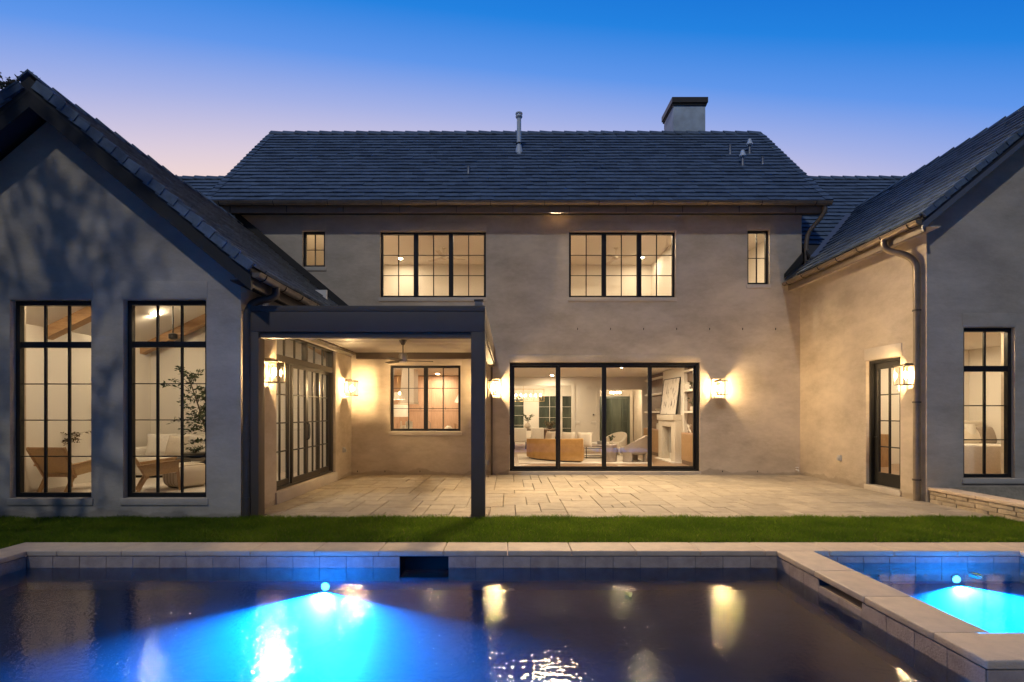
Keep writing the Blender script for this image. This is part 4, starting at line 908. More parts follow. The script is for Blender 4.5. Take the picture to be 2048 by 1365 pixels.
spa = thing('spa', 'raised square stone spa with spillway slot and bright cyan water in the pool corner', 'spa', ((SX0+SX1)/2, 4.6, 0))
m = MB(); slot = (4.30, 4.90, -0.130, -0.064)
mpO = lambda u, v, w: (SX0+w, u, v)
m.gridwall(SYO, PY1+.02, PZ, bz, [slot], mpO, SXI-SX0)              # left wall of the spa block with the spillway through it
m.gridwall(SX0+.001, PX1, PZ, bz, [], lambda u, v, w: (u, SYO+w, v), SY0-SYO)
m.quad((SX1,SY0,-1.0),(SX1,PY1,-1.0),(SX1,PY1,bz),(SX1,SY0,bz)); m.quad((SXI,PY1,-1.0),(SX1,PY1,-1.0),(SX1,PY1,bz),(SXI,PY1,bz))
m.quad((SXI,SY0,-.37),(SX1,SY0,-.37),(SX1,PY1,-.37),(SXI,PY1,-.37))
m.build('basin', 'plaster', spa)
tile_run(spa, lambda u, v, w: (SX0+w, slot[0]-u, v), slot[0]-SYO); tile_run(spa, lambda u, v, w: (SX0+w, PY1-.014-u, v), PY1-.014-slot[1])
n = 2
for i in range(n):
    q = MB(); st = (slot[1]-slot[0])/n; q.box(SX0-.012, SX0-.001, slot[0]+st*i+.002, slot[0]+st*(i+1)-.002, TZ0, slot[2]-.004); q.build('waterline_tile', 'waterline_tile', spa)
tile_run(spa, lambda u, v, w: (SX0-.01+u, SYO+w, v), PX1-SX0)
tile_run(spa, lambda u, v, w: (SXI+u, PY1+w, v), SX1-SXI); tile_run(spa, lambda u, v, w: (SX1+w, SY0+u, v), PY1-.014-SY0); tile_run(spa, lambda u, v, w: (SXI-w, SY0+u, v), PY1-.014-SY0)
MB().box(SX0-.006, SXI, slot[0]+.002, slot[1]-.002, slot[2]+.001, slot[2]+.006).build('spillway_lip', 'coping', spa)
stone_run((SX0-OH, SY0+OH), 'y', PY1-SY0-2*OH, SXI-SX0+2*OH, parent=spa); stone_run((SX0-OH, SYO-OH), 'x', PX1-SX0+OH, SY0-SYO+2*OH, parent=spa, step=1.1)
stone_run((SX1-OH, SY0+OH), 'y', PY1-SY0-2*OH, PX1-SX1+OH, parent=spa); stone_run((PX1, SYO), 'y', PY1-OH-SYO, CW, parent=pool)
pool_light(spa, (4.95, PY1-.014, -0.31), (R(93), 0, R(-8)), 1000, r=0.042, spread=125)
w = MB().quad((SXI+.001,SY0+.001,SWZ),(SX1-.001,SY0+.001,SWZ),(SX1-.001,PY1-.001,SWZ),(SXI+.001,PY1-.001,SWZ))
struct(w.build('spa_water', 'spa_water_mat'))
for px, py, lab, wz in ((1257, 1192, 'small green leaf floating on the dark pool water', WZ), (1952, 1152, 'small green leaf floating on the lit spa water', SWZ)):
    y = (EYE-wz)*F/(py-VY); x = X(px, y); L, wd = 0.16, 0.075; v = []
    for i in range(9):
        t = i/8; s = math.sin(math.pi*t**0.75)*wd/2; zz = 0.004+0.012*math.sin(3*t); v += [(x-s, y+L*(0.5-t), wz+zz+.006), (x, y+L*(0.5-t), wz+zz), (x+s, y+L*(0.5-t), wz+zz+.006)]
    m = MB().add(v, [(3*i+k, 3*i+k+1, 3*i+k+4, 3*i+k+3) for i in range(8) for k in range(2)]); tag(m.build('floating_leaf', 'leaf_green'), lab, 'leaf')

# ================================================================ pergola
PGY0, PGY1 = 7.45, D-0.02; px0, px1 = X(493, PGY0), X(970, PGY0); bt, bb = Z(612, PGY0), Z(664, PGY0)
pg = thing('pergola', 'dark grey flat-roofed metal pergola with louvered roof over the left patio', 'pergola', ((px0+px1)/2, PGY0, 0))
for a in (px0, px1-.205):
    MB().box(a, a+(.175 if a == px0 else .205), PGY0, PGY0+.19, 0.0, bb-.002).build('post', 'pergola_paint', pg, bevel=0.006)
    MB().box(a-.02, a+(.195 if a == px0 else .225), PGY0-.02, PGY0+.21, -.01, 0.012).build('base_plate', 'pergola_paint', pg)
MB().box(px0, px1, PGY0-.004, PGY0+.19, bb, bt-.085).build('beam', 'pergola_paint', pg, bevel=0.005)
MB().box(px0-.003, px1+.003, PGY0-.010, PGY0+.19, bt-.083, bt).build('beam', 'pergola_paint', pg, bevel=0.005)
MB().box(px0+.18, px1-.21, PGY0+.03, PGY0+.15, bb-.085, bb-.004).build('screen_housing', 'pergola_paint', pg)
MB().box(px1-.17, px1, PGY0+.192, PGY1, bb+.03, bt).build('beam', 'pergola_paint', pg, bevel=0.005)
MB().box(px1-.155, px1-.02, PGY0+.192, PGY1, bb-.05, bb+.026).build('screen_housing', 'pergola_paint', pg)
MB().box(XL+.004, XL+.16, PGY0+.192, PGY1, 2.96, bt).build('beam', 'pergola_paint', pg)
MB().box(XL+.005, XL+.09, PGY0+.6, PGY1-.16, 2.90, 2.955).build('side_rail', 'louver', pg)
MB().box(XL+.165, px1-.175, PGY1-.15, PGY1, bb+.13, bt).build('beam', 'pergola_paint', pg)
MB().box(px1-.11, px1-.06, PGY1-.06, PGY1-.004, 0, bb-.052).build('rear_post', 'pergola_paint', pg)
ny = 22; y0 = PGY0+.20; st = (PGY1-.16-y0)/ny
lm = MB().hexa([(-.5,0,0),(.5,0,0),(.5,st*.985,.012),(-.5,st*.985,.012),(-.5,.004,.028),(.5,.004,.028),(.5,st*.985,.04),(-.5,st*.985,.04)]).mesh('louver', 'louver')
for i in range(ny):
    o = link('louver', lm, pg, ((XL+.17+px1-.18)/2, y0+st*i, 2.985)); o.scale = (px1-.18-XL-.17, 1, 1)
MB().box(XL+.17, px1-.18, y0+.95, y0+1.02, 2.90, 2.98).build('cross_rail', 'pergola_paint', pg)
# ceiling fan hanging from it
fx, fy = X(806, 10.2), 10.2
fan = thing('ceiling_fan', 'dark three-blade ceiling fan hanging under the pergola louvers', 'fan', (fx, fy, 2.98))
MB().lathe([(.075,-.002),(.075,-.02),(.035,-.09),(.015,-.10)], 18).build('canopy', 'bronze', fan, smooth=True, local=True)
MB().lathe([(.012,-.09),(.012,-.27)], 10).build('downrod', 'bronze', fan, smooth=True, local=True)
MB().lathe([(.03,-.25),(.075,-.27),(.085,-.32),(.085,-.40),(.06,-.43)], 20).build('motor', 'grey_metal', fan, smooth=True, local=True)
MB().lathe([(.075,-.43),(.07,-.445),(.01,-.37)], 20).build('lens', 'plastic_white', fan, smooth=True, local=True)
for i in range(3):
    a = R(15+120*i); m = MB(); c, s = math.cos(a), math.sin(a); pr = [(0.07,.035),(0.2,.06),(0.45,.065),(0.60,.045)]; v = []
    for r, hw in pr: v += [(c*r-s*hw, s*r+c*hw, -.405), (c*r+s*hw, s*r-c*hw, -.425), (c*r-s*hw, s*r+c*hw, -.398), (c*r+s*hw, s*r-c*hw, -.418)]
    f = [q for k in range(3) for q in ((4*k,4*k+1,4*k+5,4*k+4),(4*k+2,4*k+6,4*k+7,4*k+3),(4*k,4*k+4,4*k+6,4*k+2),(4*k+1,4*k+3,4*k+7,4*k+5))]+[(0,2,3,1),(12,13,15,14)]
    m.add(v, f).build('blade', 'bronze', fan, local=True)
t = thing('flood_lamp', 'small grey box lamp standing on the front corner of the pergola beam', 'lamp', (X(957, PGY0), PGY0+.09, bt))
MB().box(-.06,.06,-.03,.05,.015,.085).build('housing', 'grey_metal', t, local=True, bevel=.008); MB().box(-.07,.07,-.04,.03,.08,.105).build('hood', 'bronze', t, local=True); MB().box(-.075,.075,-.05,.05,.001,.014).build('bracket', 'grey_metal', t, local=True)

# ================================================================ wall lanterns
def lantern(x, y, z, rz, label):
    """local frame: wall at y=0, lantern hangs out to -y; z = mid height"""
    t = thing('wall_lantern', label, 'lantern', (x, y, z), rz, 'lit wall lanterns')
    W, H, o = 0.115, 0.165, -0.17
    MB().box(-.06,.06,-.02,-.001,-.11,.13).build('back_plate', 'bronze', t, local=True, bevel=.004)
    MB().bar((0,-.02,H+.045),(0,o,H+.045),.022,.018).bar((0,o,H+.05),(0,o,H+.005),.02,.02).build('arm', 'bronze', t, local=True)
    fr = MB()
    for sx in (-1,1):
        for sy in (-1,1): fr.box(sx*W-.007, sx*W+.007, o+sy*W-.007, o+sy*W+.007, -H, H)
    for zz in (-H, H):
        for s in (-1,1): fr.box(-W+.007, W-.007, o+s*W-.007, o+s*W+.007, zz-.008, zz+.008); fr.box(s*W-.007, s*W+.007, o-W+.007, o+W-.007, zz-.007, zz+.007)
    fr.build('frame', 'bronze', t, local=True)
    MB().box(-W-.012, W+.012, o-W-.012, o+W+.012, H+.0085, H+.022).build('roof', 'bronze', t, local=True)
    MB().box(-W+.008, W-.008, o-W+.008, o+W-.008, -H-.004, -H+.006).build('base', 'bronze', t, local=True)
    for s in (-1,1):
        MB().box(-W+.008, W-.008, o+s*W-.002, o+s*W+.002, -H+.009, H-.009).build('pane', 'lantern_glass', t, local=True)
        MB().box(s*W-.002, s*W+.002, o-W+.008, o+W-.008, -H+.009, H-.009).build('pane', 'lantern_glass', t, local=True)
    MB().lathe([(.022,-H+.008),(.022,-.075),(.016,-.06)], 12, (0,o,0)).build('candle_tube', 'plastic_white', t, local=True, smooth=True)
    MB().lathe([(.010,-.058),(.026,-.025),(.030,0.0),(.024,.035),(.008,.065)], 10, (0,o,0)).build('bulb', 'bulb', t, local=True, smooth=True)
zl = Z(777, D)
lantern(X(988, D), D-.002, zl, 0, 'lit lantern on the house wall between the pergola post and the wide sliding door')
lantern(X(1436, D), D-.002, zl, 0, 'lit lantern on the house wall to the right of the wide sliding door')
lantern(XL+.002, 8.10, Z(745, 8.15), R(90), 'large lit lantern at the front end of the pergola beside the gridded sliding doors')
lantern(XL+.002, 12.05, Z(777, 12.0), R(90), 'lit lantern in the inner corner between the gridded sliding doors and the kitchen window')
lantern(XR-.002, 9.02, Z(751, 9.0), R(-90), 'lit lantern on the right wing wall between the glazed side door and the downspout')

# ================================================================ meter box, outlets, hose bib
t = thing('junction_box', 'small pale grey electrical box above the corner of the pergola', 'electrical box', (XL+.002, 7.95, 3.02))
MB().box(0,.11,-.10,.10,.0,.30).build('box', 'box_grey', t, local=True, bevel=.012); MB().box(.111,.116,-.06,.06,.12,.26).build('sticker', 'plastic_white', t, local=True)
MB().tube(smooth_path([(.05,-.05,0),(.05,-.07,-.10),(.02,-.16,-.06),(.01,-.2,.05)]), .008, 6).build('cable', 'box_grey', t, local=True)
def outlet(name, x, y, z, rz, label):
    t = thing(name, label, 'outlet', (x, y, z), rz); MB().box(-.045,.045,-.045,-.001,-.06,.06).build('cover', 'box_grey', t, local=True, bevel=.008); MB().box(-.03,.03,-.075,-.046,-.05,.02).build('flap', 'box_grey', t, local=True, bevel=.006)
outlet('power_outlet', XL+.001, 11.95, 0.66, R(90), 'covered outdoor outlet low on the wall below the inner corner lantern')
outlet('power_outlet', X(975, D), D-.001, 0.30, 0, 'covered outdoor outlet low on the wall behind the pergola post')
outlet('power_outlet', XR-.001, 11.05, 0.55, R(-90), 'covered outdoor outlet on the right wing wall beyond the glazed side door')
t = thing('hose_bib', 'small white outdoor tap at the wall foot in the right patio corner', 'tap', (X(1592, D), D-.001, 0.12))
MB().tube([(0,0,0),(0,-.09,0),(0,-.11,-.03)], .018, 8).build('spout', 'plastic_white', t, local=True, smooth=True); MB().tube([(.0,-.05,.0),(0,-.05,.06)], .008, 6).build('stem', 'grey_metal', t, local=True); MB().box(-.04,.04,-.06,-.04,.055,.07).build('handle', 'plastic_white', t, local=True)

# ================================================================ living room
def cushion(x, y, z, w, h, rz, tilt, m, label, group=None):
    o = pillow(w, h, 0.16).build('cushion', m, smooth=True, weld=True); o.location = (x, y, z); o.rotation_euler = (tilt, 0, rz); tag(o, label, 'cushion', group)
s = thing('curved_sofa', 'curved caramel velvet sofa seen from behind on the living room rug', 'sofa', (2.5, 16.55, FZ))
A0, A1 = R(187), R(258)
MB().arc((0,0), 1.72, 1.99, A0, A1, .05, lambda t: .62+.08*t, 28).build('backrest', 'caramel_velvet', s, local=True, bevel=.03, seg=3)
MB().arc((0,0), .95, 1.72, A0+.02, A1-.02, .05, .42, 24).build('seat', 'caramel_velvet', s, local=True, bevel=.04, seg=3)
MB().arc((0,0), 1.05, 1.93, A0+.04, A1-.04, .002, .05, 20).build('plinth', 'soffit', s, local=True)
for x, y, rz, tl, n in ((1.22, 16.0, -1.0, -.2, 'pale patterned cushion standing on the curved sofa near its left end'), (1.72, 15.4, -.6, -.25, 'upright white cushion in the middle of the curved sofa'), (2.2, 15.1, -.3, -.2, 'beige triangular-looking cushion at the right end of the curved sofa')):
    cushion(x, y, FZ+.42, .46, .46, rz, tl, 'cream_fabric', n)
tag(MB().box(.25, 4.05, 14.45, 17.7, FZ+.001, FZ+.014).build('rug', 'rug'), 'large off-white rug under the curved sofa and tub chairs', 'rug')
def tub_chair(x, y, rz, m, label):
    t = thing('tub_chair', label, 'chair', (x, y, FZ), rz, None)
    a0, a1 = R(-115), R(115); top = lambda t_: .46+.32*math.sin(math.pi*min(1, max(0, t_)))**1.2
    MB().arc((0,0), .34, .44, a0, a1, .26, top, 30).build('backrest', m, t, local=True, bevel=.02, seg=2)
    MB().lathe([(.30,.22),(.36,.25),(.37,.38),(.34,.43),(.05,.44)], 24).build('seat', m, t, local=True, smooth=True)
    for c in (-98, 0, 98): MB().arc((0,0), .33, .45, R(c-19), R(c+19), .002, .28, 8).build('leg', m, t, local=True, bevel=.015)
    return t
tub_chair(X(1265, 15.1), 15.1, R(-25), 'taupe_fabric', 'taupe tub chair with rounded sloping back near the sliding door')
tub_chair(X(1228, 17.5), 17.5, R(40), 'cream_fabric', 'cream tub chair beyond the coffee table by the front hall opening')
t = thing('side_table', 'brown marble drum side table beside the taupe tub chair', 'table', (X(1219, 15.0), 15.0, FZ))
MB().lathe([(.20,.002),(.22,.02),(.22,.50),(.20,.52),(.01,.52)], 24).build('drum', 'stone_marble', t, local=True, smooth=True)
def sprig(name, label, x, y, z, pot, potm, h, spread, n, leafm='plant_leaf', size=.07, cat='plant', seed=1, stems=7):
    t = thing(name, label, cat, (x, y, z)); MB().lathe(pot, 18).build('vase', potm, t, local=True, smooth=True); top = pot[-1][1]; rnd = random.Random(seed)
    st = MB(); lv = MB()
    for i in range(stems):
        a = rnd.uniform(0, 6.28); e = Vector((math.cos(a)*spread*rnd.uniform(.4,1), math.sin(a)*spread*rnd.uniform(.4,1), top+h*rnd.uniform(.6,1))); mid_ = Vector((e.x*.3, e.y*.3, top+h*.5))
        pts = smooth_path([(0,0,top-.03), mid_, e], 2); st.tube(pts, .004, 5)
        leaves(lv, [pts[rnd.randrange(len(pts)//3, len(pts))]+Vector((rnd.gauss(0,.015), rnd.gauss(0,.015), rnd.gauss(0,.015))) for _ in range(n//stems)], size, rnd)
    st.build('stem', 'bark', t, local=True); stuff(lv.build('foliage', leafm, t, local=True)); return t
sprig('potted_plant', 'small leafy plant in a pale pot on the marble side table', X(1222,15.0), 15.0, FZ+.521, [(.04,0),(.06,.03),(.05,.09)], 'ceramic', .20, .16, 60, seed=4)
t = thing('coffee_table', 'round black metal coffee table between the curved sofa and the tub chairs', 'table', (2.75, 16.35, FZ))
MB().lathe([(.55,.40),(.56,.41),(.56,.425),(.01,.425)], 32).build('top', 'stone_marble', t, local=True, smooth=True)
for zz in (.33, .04): MB().tube([(.5*math.cos(2*math.pi*i/32), .5*math.sin(2*math.pi*i/32), zz) for i in range(33)], .01, 6).build('ring', 'black_steel', t, local=True)
for i in range(4): a = R(45+90*i); MB().tube([(.5*math.cos(a), .5*math.sin(a), .002), (.5*math.cos(a), .5*math.sin(a), .40)], .011, 6).build('leg', 'black_steel', t, local=True)
for i, (dx, dy, w, lab) in enumerate(((-.15, -.1, .30, 'stack of pale books on the round coffee table'), (.2, .15, .22, 'small grey box on the round coffee table'))):
    b = thing('book_stack' if i == 0 else 'decor_box', lab, 'books' if i == 0 else 'box', (2.75+dx, 16.35+dy, FZ+.426), R(15-40*i))
    for j in range(2 if i == 0 else 1): MB().box(-w/2, w/2, -w*.36, w*.36, .001+.035*j, .033+.035*j+(.07 if i else 0)).build('book' if i == 0 else 'body', ('ceramic', 'white_fabric')[j] if i == 0 else 'grey_metal', b, local=True, bevel=.004)
# fireplace, painting, bookcases
fp = thing('fireplace', 'cream stone fireplace with tall chimney breast between the built-in shelves', 'fireplace', (5.0, 15.4, FZ))
BX = 4.95
MB().gridwall(14.50, 16.50, FZ+.001, CZ-.002, [(14.98, 15.86, FZ+.2, 1.11)], lambda u, v, w: (BX+w, u, v), .46).build('chimney_breast', 'white_paint', fp)
mt = MB(); MB()
for y0_, y1_, z0_, z1_ in ((14.63, 14.98, FZ+.001, 1.30), (15.86, 16.26, FZ+.001, 1.30), (14.63, 16.26, 1.302, 1.47), (14.981, 15.859, 1.11, 1.30)):
    MB().box(BX-.22 if z0_ < 1.3 else BX-.27, BX-.001, y0_, y1_, z0_, z1_).build('mantel', 'cream_fabric', fp, bevel=.01)
MB().box(BX-.34, BX-.001, 14.6, 16.3, FZ+.0005, FZ+.03).build('hearth', 'white_paint', fp)
MB().box(BX+.30, BX+.32, 14.95, 15.9, FZ+.1, 1.2).build('firebox', 'black_steel', fp)
pt = thing('painting', 'black-framed abstract white and grey canvas leaning on the fireplace mantel', 'painting', (BX-.18, 15.4, 1.471))
cv = MB().box(-.012,.012,-.62,.62,.012,1.08).build('canvas', 'canvas', pt, local=True)
f = MB()
for y0_, y1_, z0_, z1_ in ((-.64,-.62,0,1.1),(.62,.64,0,1.1),(-.62,.62,0,.012),(-.62,.62,1.08,1.1)): f.box(-.025,.02,y0_,y1_,z0_,z1_)
f.build('frame', 'black_steel', pt, local=True); pt.rotation_euler = (0, R(7), R(4))
def bookcase(y0, y1, label, items):
    t = thing('bookcase', label, 'bookcase', (5.2, (y0+y1)/2, FZ)); xf, xb = 4.86, 5.05
    MB().box(xb-.012, 5.41, y0, y1, .95, CZ-.003).build('back_panel', 'shelf_back', t)
    for z in (1.52, 2.12, 2.66): MB().box(xf+.04, xb-.013, y0+.01, y1-.01, z, z+.055).build('shelf', 'white_paint', t)
    MB().box(xf, xb-.013, y0+.01, y1-.01, .93, .97).build('counter', 'pale_wood', t)
    n = 2
    for i in range(n): MB().box(xf+.004, xf+.024, y0+(y1-y0)*i/n+.006, y0+(y1-y0)*(i+1)/n-.006, FZ+.12, .925).build('cabinet_door', 'oak', t)
    MB().box(xf+.025, xb, y0+.002, y1-.002, FZ+.002, .928).build('cabinet', 'shelf_back', t)
bookcase(12.95, 14.48, 'built-in bookcase with oak cabinet doors to the right of the fireplace', 0)
bookcase(16.52, 18.6, 'built-in bookcase beyond the fireplace towards the front hall', 0)
sprig('shelf_plant', 'trailing green plant on the middle shelf of the bookcase near the sliding door', 4.96, 13.85, 1.576, [(.05,0),(.07,.04),(.06,.12)], 'ceramic', .24, .2, 90, seed=8, size=.05)
sprig('shelf_plant', 'dark little plant on the top shelf of the bookcase near the sliding door', 4.96, 13.95, 2.176, [(.04,0),(.05,.03),(.04,.07)], 'dark_ceramic', .18, .14, 40, seed=9, size=.06)
t = thing('shelf_ornament', 'white crossed-shape ornament on the oak cabinet beside the fireplace', 'ornament', (4.95, 14.1, .972))
for s_ in (1,-1): MB().bar((0,-.12*s_,.012),(0,.12*s_,.23),.04,.02).build('blade', 'white_paint', t, local=True)
t = thing('shelf_bowl', 'small pale bowl on a shelf of the bookcase beyond the fireplace', 'bowl', (4.97, 17.1, 1.576)); MB().lathe([(.04,0),(.09,.05),(.10,.08),(.085,.08),(.03,.02)], 18).build('bowl', 'ceramic', t, local=True, smooth=True)
for y, lab in ((14.2, 'row of pale books on the upper shelf beside the fireplace'), (16.9, 'row of pale books on the lower counter beyond the fireplace')):
    t = thing('books', lab, 'books', (4.95, y, 2.176 if y < 15 else .972)); 
    for j in range(4): MB().box(-.08,.07,-.08+.04*j,-.045+.04*j,.001,.16+.02*(j%3)).build('book', ('white_paint','ceramic','white_fabric','cream_fabric')[j], t, local=True)
# wall devices
t = thing('thermostat', 'small white thermostat on the living room back wall', 'thermostat', (X(1187, LY1), LY1-.001, Z(830, LY1))); MB().box(-.055,.055,-.02,-.001,-.06,.06).build('case', 'plastic_white', t, local=True, bevel=.006); MB().box(-.025,.025,-.023,-.0205,-.025,.025).build('screen', 'black_steel', t, local=True)
for px, w in ((1155, .09), (1188, .11)):
    t = thing('light_switch', 'white %s switch plate on the living room back wall' % ('small' if w < .1 else 'double'), 'switch', (X(px, LY1), LY1-.001, Z(846, LY1))); MB().box(-w,w,-.012,-.001,-.055,.055).build('plate', 'plastic_white', t, local=True, bevel=.004); MB().box(-.02,.02,-.018,-.0125,-.03,.03).build('rocker', 'white_fabric', t, local=True)
t = thing('wall_speaker', 'small white box high on the living room back wall', 'speaker', (X(1177, LY1), LY1-.001, Z(776, LY1))); MB().box(-.09,.09,-.03,-.001,-.06,.06).build('case', 'plastic_white', t, local=True, bevel=.01); MB().box(-.07,.07,-.034,-.031,-.04,.04).build('grille', 'white_paint', t, local=True)
# dining: chairs, table, vase, chandelier, console
def dining_chair(x, y, rz, label):
    t = thing('dining_chair', label, 'chair', (x, y, FZ), rz); rbox(.52,.10,.56,.04,3,(0,-.22,.56)).build('backrest', 'white_fabric', t, local=True, smooth=True); rbox(.52,.50,.14,.04,3,(0,0,.42)).build('seat', 'white_fabric', t, local=True, smooth=True)
    for sx in (-1,1): MB().box(sx*.23-.02, sx*.23+.02, -.24, .24, .002, .06).build('runner', 'soffit', t, local=True); MB().box(sx*.23-.02, sx*.23+.02, -.25, -.19, .061, .36).build('leg', 'soffit', t, local=True)
dining_chair(X(1040, 20.4), 20.4, 0, 'white upholstered dining chair seen from behind left of the vase')
dining_chair(X(1073, 20.6), 20.6, R(5), 'white upholstered dining chair just right of the vase')
t = thing('dining_table', 'dark wood dining table beyond the living room opening', 'table', (.6, 21.6, FZ)); MB().box(-1.3,1.3,-.5,.5,.70,.75).build('top', 'shelf_back', t, local=True, bevel=.008)
for sx in (-1,1): MB().box(sx*.9-.06,sx*.9+.06,-.35,.35,.002,.699).build('leg', 'shelf_back', t, local=True)
sprig('vase_of_branches', 'round pale vase with leafy branches on the dining table', X(1055, 21.3), 21.3, FZ+.751, [(.06,0),(.13,.07),(.14,.15),(.09,.24),(.05,.27)], 'ceramic', .38, .30, 110, seed=5, size=.09)
sprig('dried_arrangement', 'low wide arrangement of dried grasses on the dining table', X(1100, 21.7), 21.7, FZ+.751, [(.06,0),(.11,.04),(.12,.08)], 'dark_ceramic', .22, .38, 140, 'dry_leaf', .09, 'arrangement', 6, 14)
ch = thing('chandelier', 'long rectangular brass wire chandelier with crystal drops and lit bulbs in the dining room', 'chandelier', (.55, 21.0, Z(803, 21.0)))
fr = MB(); HH = .50
for zz in (0, HH):
    for y_ in (-.2,.2): fr.tube([(-.85,y_,zz),(.85,y_,zz)], .006, 5)
    for x_ in (-.85,0,.85): fr.tube([(x_,-.2,zz),(x_,.2,zz)], .006, 5)
for x_ in (-.85,-.42,0,.42,.85):
    for y_ in (-.2,.2): fr.tube([(x_,y_,0),(x_,y_,HH)], .005, 5)
fr.build('frame', 'brass', ch, local=True)
for i in range(8): MB().lathe([(.008,.20),(.018,.23),(.016,.27),(.004,.29)], 8, (-.7+.2*i, 0, 0)).build('bulb', 'pendant_bulb', ch, local=True, smooth=True)
cr_ = MB(); rnd = random.Random(2)
for i in range(60):
    x_, y_, z_ = rnd.uniform(-.75,.75), rnd.uniform(-.12,.12), rnd.uniform(.06,.20); cr_.lathe([(.002,-.03),(.010,0),(.002,.02)], 5, (x_,y_,z_))
stuff(cr_.build('crystal_drops', 'brass', ch, local=True)); MB().tube([(0,0,HH),(0,0,CZ+.15-Z(803,21.0))], .008, 6).build('rod', 'brass', ch, local=True)
t = thing('hall_light', 'small cluster of lit glass bulbs hanging in the front hall', 'ceiling light', (X(1231, 20.6), 20.6, Z(786, 20.6)))
for i in range(4): MB().lathe([(.01,-.03),(.035,0),(.03,.03),(.01,.045)], 10, (-.18+.12*i, .05*(i%2), 0)).build('bulb', 'pendant_bulb', t, local=True, smooth=True)
MB().box(-.22,.22,-.02,.07,.046,.056).build('bar', 'brass', t, local=True); MB().tube([(0,.02,.056),(0,.02,CZ-Z(786,20.6))], .008, 6).build('rod', 'brass', t, local=True)

# ================================================================ kitchen
kc = thing('kitchen_cabinets', 'wall of pale wood kitchen cabinets with thin black pulls behind the kitchen window', 'cabinets', (-3.8, 18.3, FZ))
MB().box(-6.95, LX0-.12, 18.33, 18.94, FZ+.001, CZ-.003).build('carcass', 'shelf_back', kc)
x_ = -6.95
while x_ < LX0-.2:
    wd = .46
    for z0_, z1_ in ((FZ+.1, 1.58), (1.59, 2.40), (2.41, CZ-.02)): MB().box(x_+.004, min(x_+wd, LX0-.13)-.004, 18.308, 18.329, z0_+.003, z1_-.003).build('door', 'pale_wood', kc)
    MB().box(x_+.04, x_+.05, 18.29, 18.307, 1.62, 1.74).build('pull', 'black_steel', kc); x_ += wd
hd = thing('range_hood', 'tall white plaster range hood behind the left half of the kitchen window', 'range hood', (-3.3, 15.6, 1.8))
MB().hexa([(X(800,15.5),15.4,1.84),(X(829,15.5),15.4,1.84),(X(829,15.5),16.1,1.84),(X(800,15.5),16.1,1.84),(X(806,15.5),15.4,CZ-.002),(X(829,15.5),15.4,CZ-.002),(X(829,15.5),16.1,CZ-.002),(X(806,15.5),16.1,CZ-.002)]).build('shell', 'white_paint', hd)
MB().box(X(798,15.5),X(830,15.5),15.38,16.12,1.79,1.839).build('trim', 'cream_fabric', hd)
ct = thing('kitchen_counter', 'pale stone kitchen counter along the wall under the kitchen window', 'counter', (-2.4, 13.2, FZ))
MB().box(-5.2,-.9,12.86,13.5,.90,.94).build('worktop', 'white_paint', ct, bevel=.004); MB().box(-5.15,-.45,12.87,13.45,FZ+.001,.899).build('base', 'pale_wood', ct)
def pendant(x, y, z, r0, r1, h, label, bulbmat='pendant_bulb'):
    t = thing('pendant_lamp', label, 'pendant lamp', (x, y, z)); MB().lathe([(r1,0),(r0,h),(r0-.01,h),(r1-.01,0)], 24, caps=False).build('shade', 'white_fabric', t, local=True, smooth=True)
    MB().lathe([(.01,.05),(.035,.08),(.035,.12),(.012,.16)], 10).build('bulb', bulbmat, t, local=True, smooth=True); MB().tube([(0,0,.16),(0,0,CZ-z)], .006, 6).build('cord', 'brass', t, local=True)
pendant(X(800,14.4), 14.4, Z(834,14.4), .22, .24, .34, 'lit drum pendant lamp behind the left panes of the kitchen window')
pendant(X(796,15.0), 15.0, Z(800,15.0), .10, .20, .22, 'lit small pendant lamp above the drum lamp in the kitchen')
pendant(X(922,14.6), 14.6, Z(805,14.6), .05, .20, .28, 'white cone pendant lamp at the right edge of the kitchen window')
def turned(name, label, cat, x, y, z, prof, m):
    t = thing(name, label, cat, (x, y, z)); MB().lathe(prof, 18).build('body', m, t, local=True, smooth=True); MB().lathe([(prof[-1][0]*.9, prof[-1][1]), (prof[-1][0], prof[-1][1]+.012), (prof[-1][0]*.7, prof[-1][1]+.012)], 18).build('rim', m, t, local=True, smooth=True)
K = .941
turned('bottle', 'slim wooden pepper mill on the counter at the left of the kitchen window', 'mill', X(795,13.2), 13.2, K, [(.03,0),(.035,.05),(.02,.2),(.028,.30),(.012,.34)], 'pale_wood')
turned('bottle', 'tall pale bottle beside the pepper mill on the kitchen counter', 'bottle', X(802,13.25), 13.25, K, [(.035,0),(.035,.2),(.014,.26),(.014,.36)], 'ceramic')
turned('utensil_crock', 'small cream crock next to the white board on the kitchen counter', 'crock', X(808,13.15), 13.15, K, [(.04,0),(.05,.05),(.05,.22),(.045,.25)], 'cream_fabric')
turned('vase', 'round cream vase on the counter behind the right panes of the kitchen window', 'vase', X(897,13.2), 13.2, K, [(.05,0),(.11,.08),(.11,.17),(.06,.24),(.04,.25)], 'ceramic')
turned('vase', 'taller tan vase at the right edge of the kitchen window', 'vase', X(911,13.3), 13.3, K, [(.05,0),(.08,.1),(.05,.2),(.05,.28),(.06,.30)], 'pale_wood')
t = thing('cutting_board', 'white board leaning up on the counter in the kitchen window', 'board', (X(818,13.2), 13.2, K)); MB().box(-.09,.09,-.012,.012,.001,.36).build('board', 'white_paint', t, local=True, bevel=.006); MB().box(-.03,.03,-.010,.010,.36,.40).build('handle', 'white_paint', t, local=True)
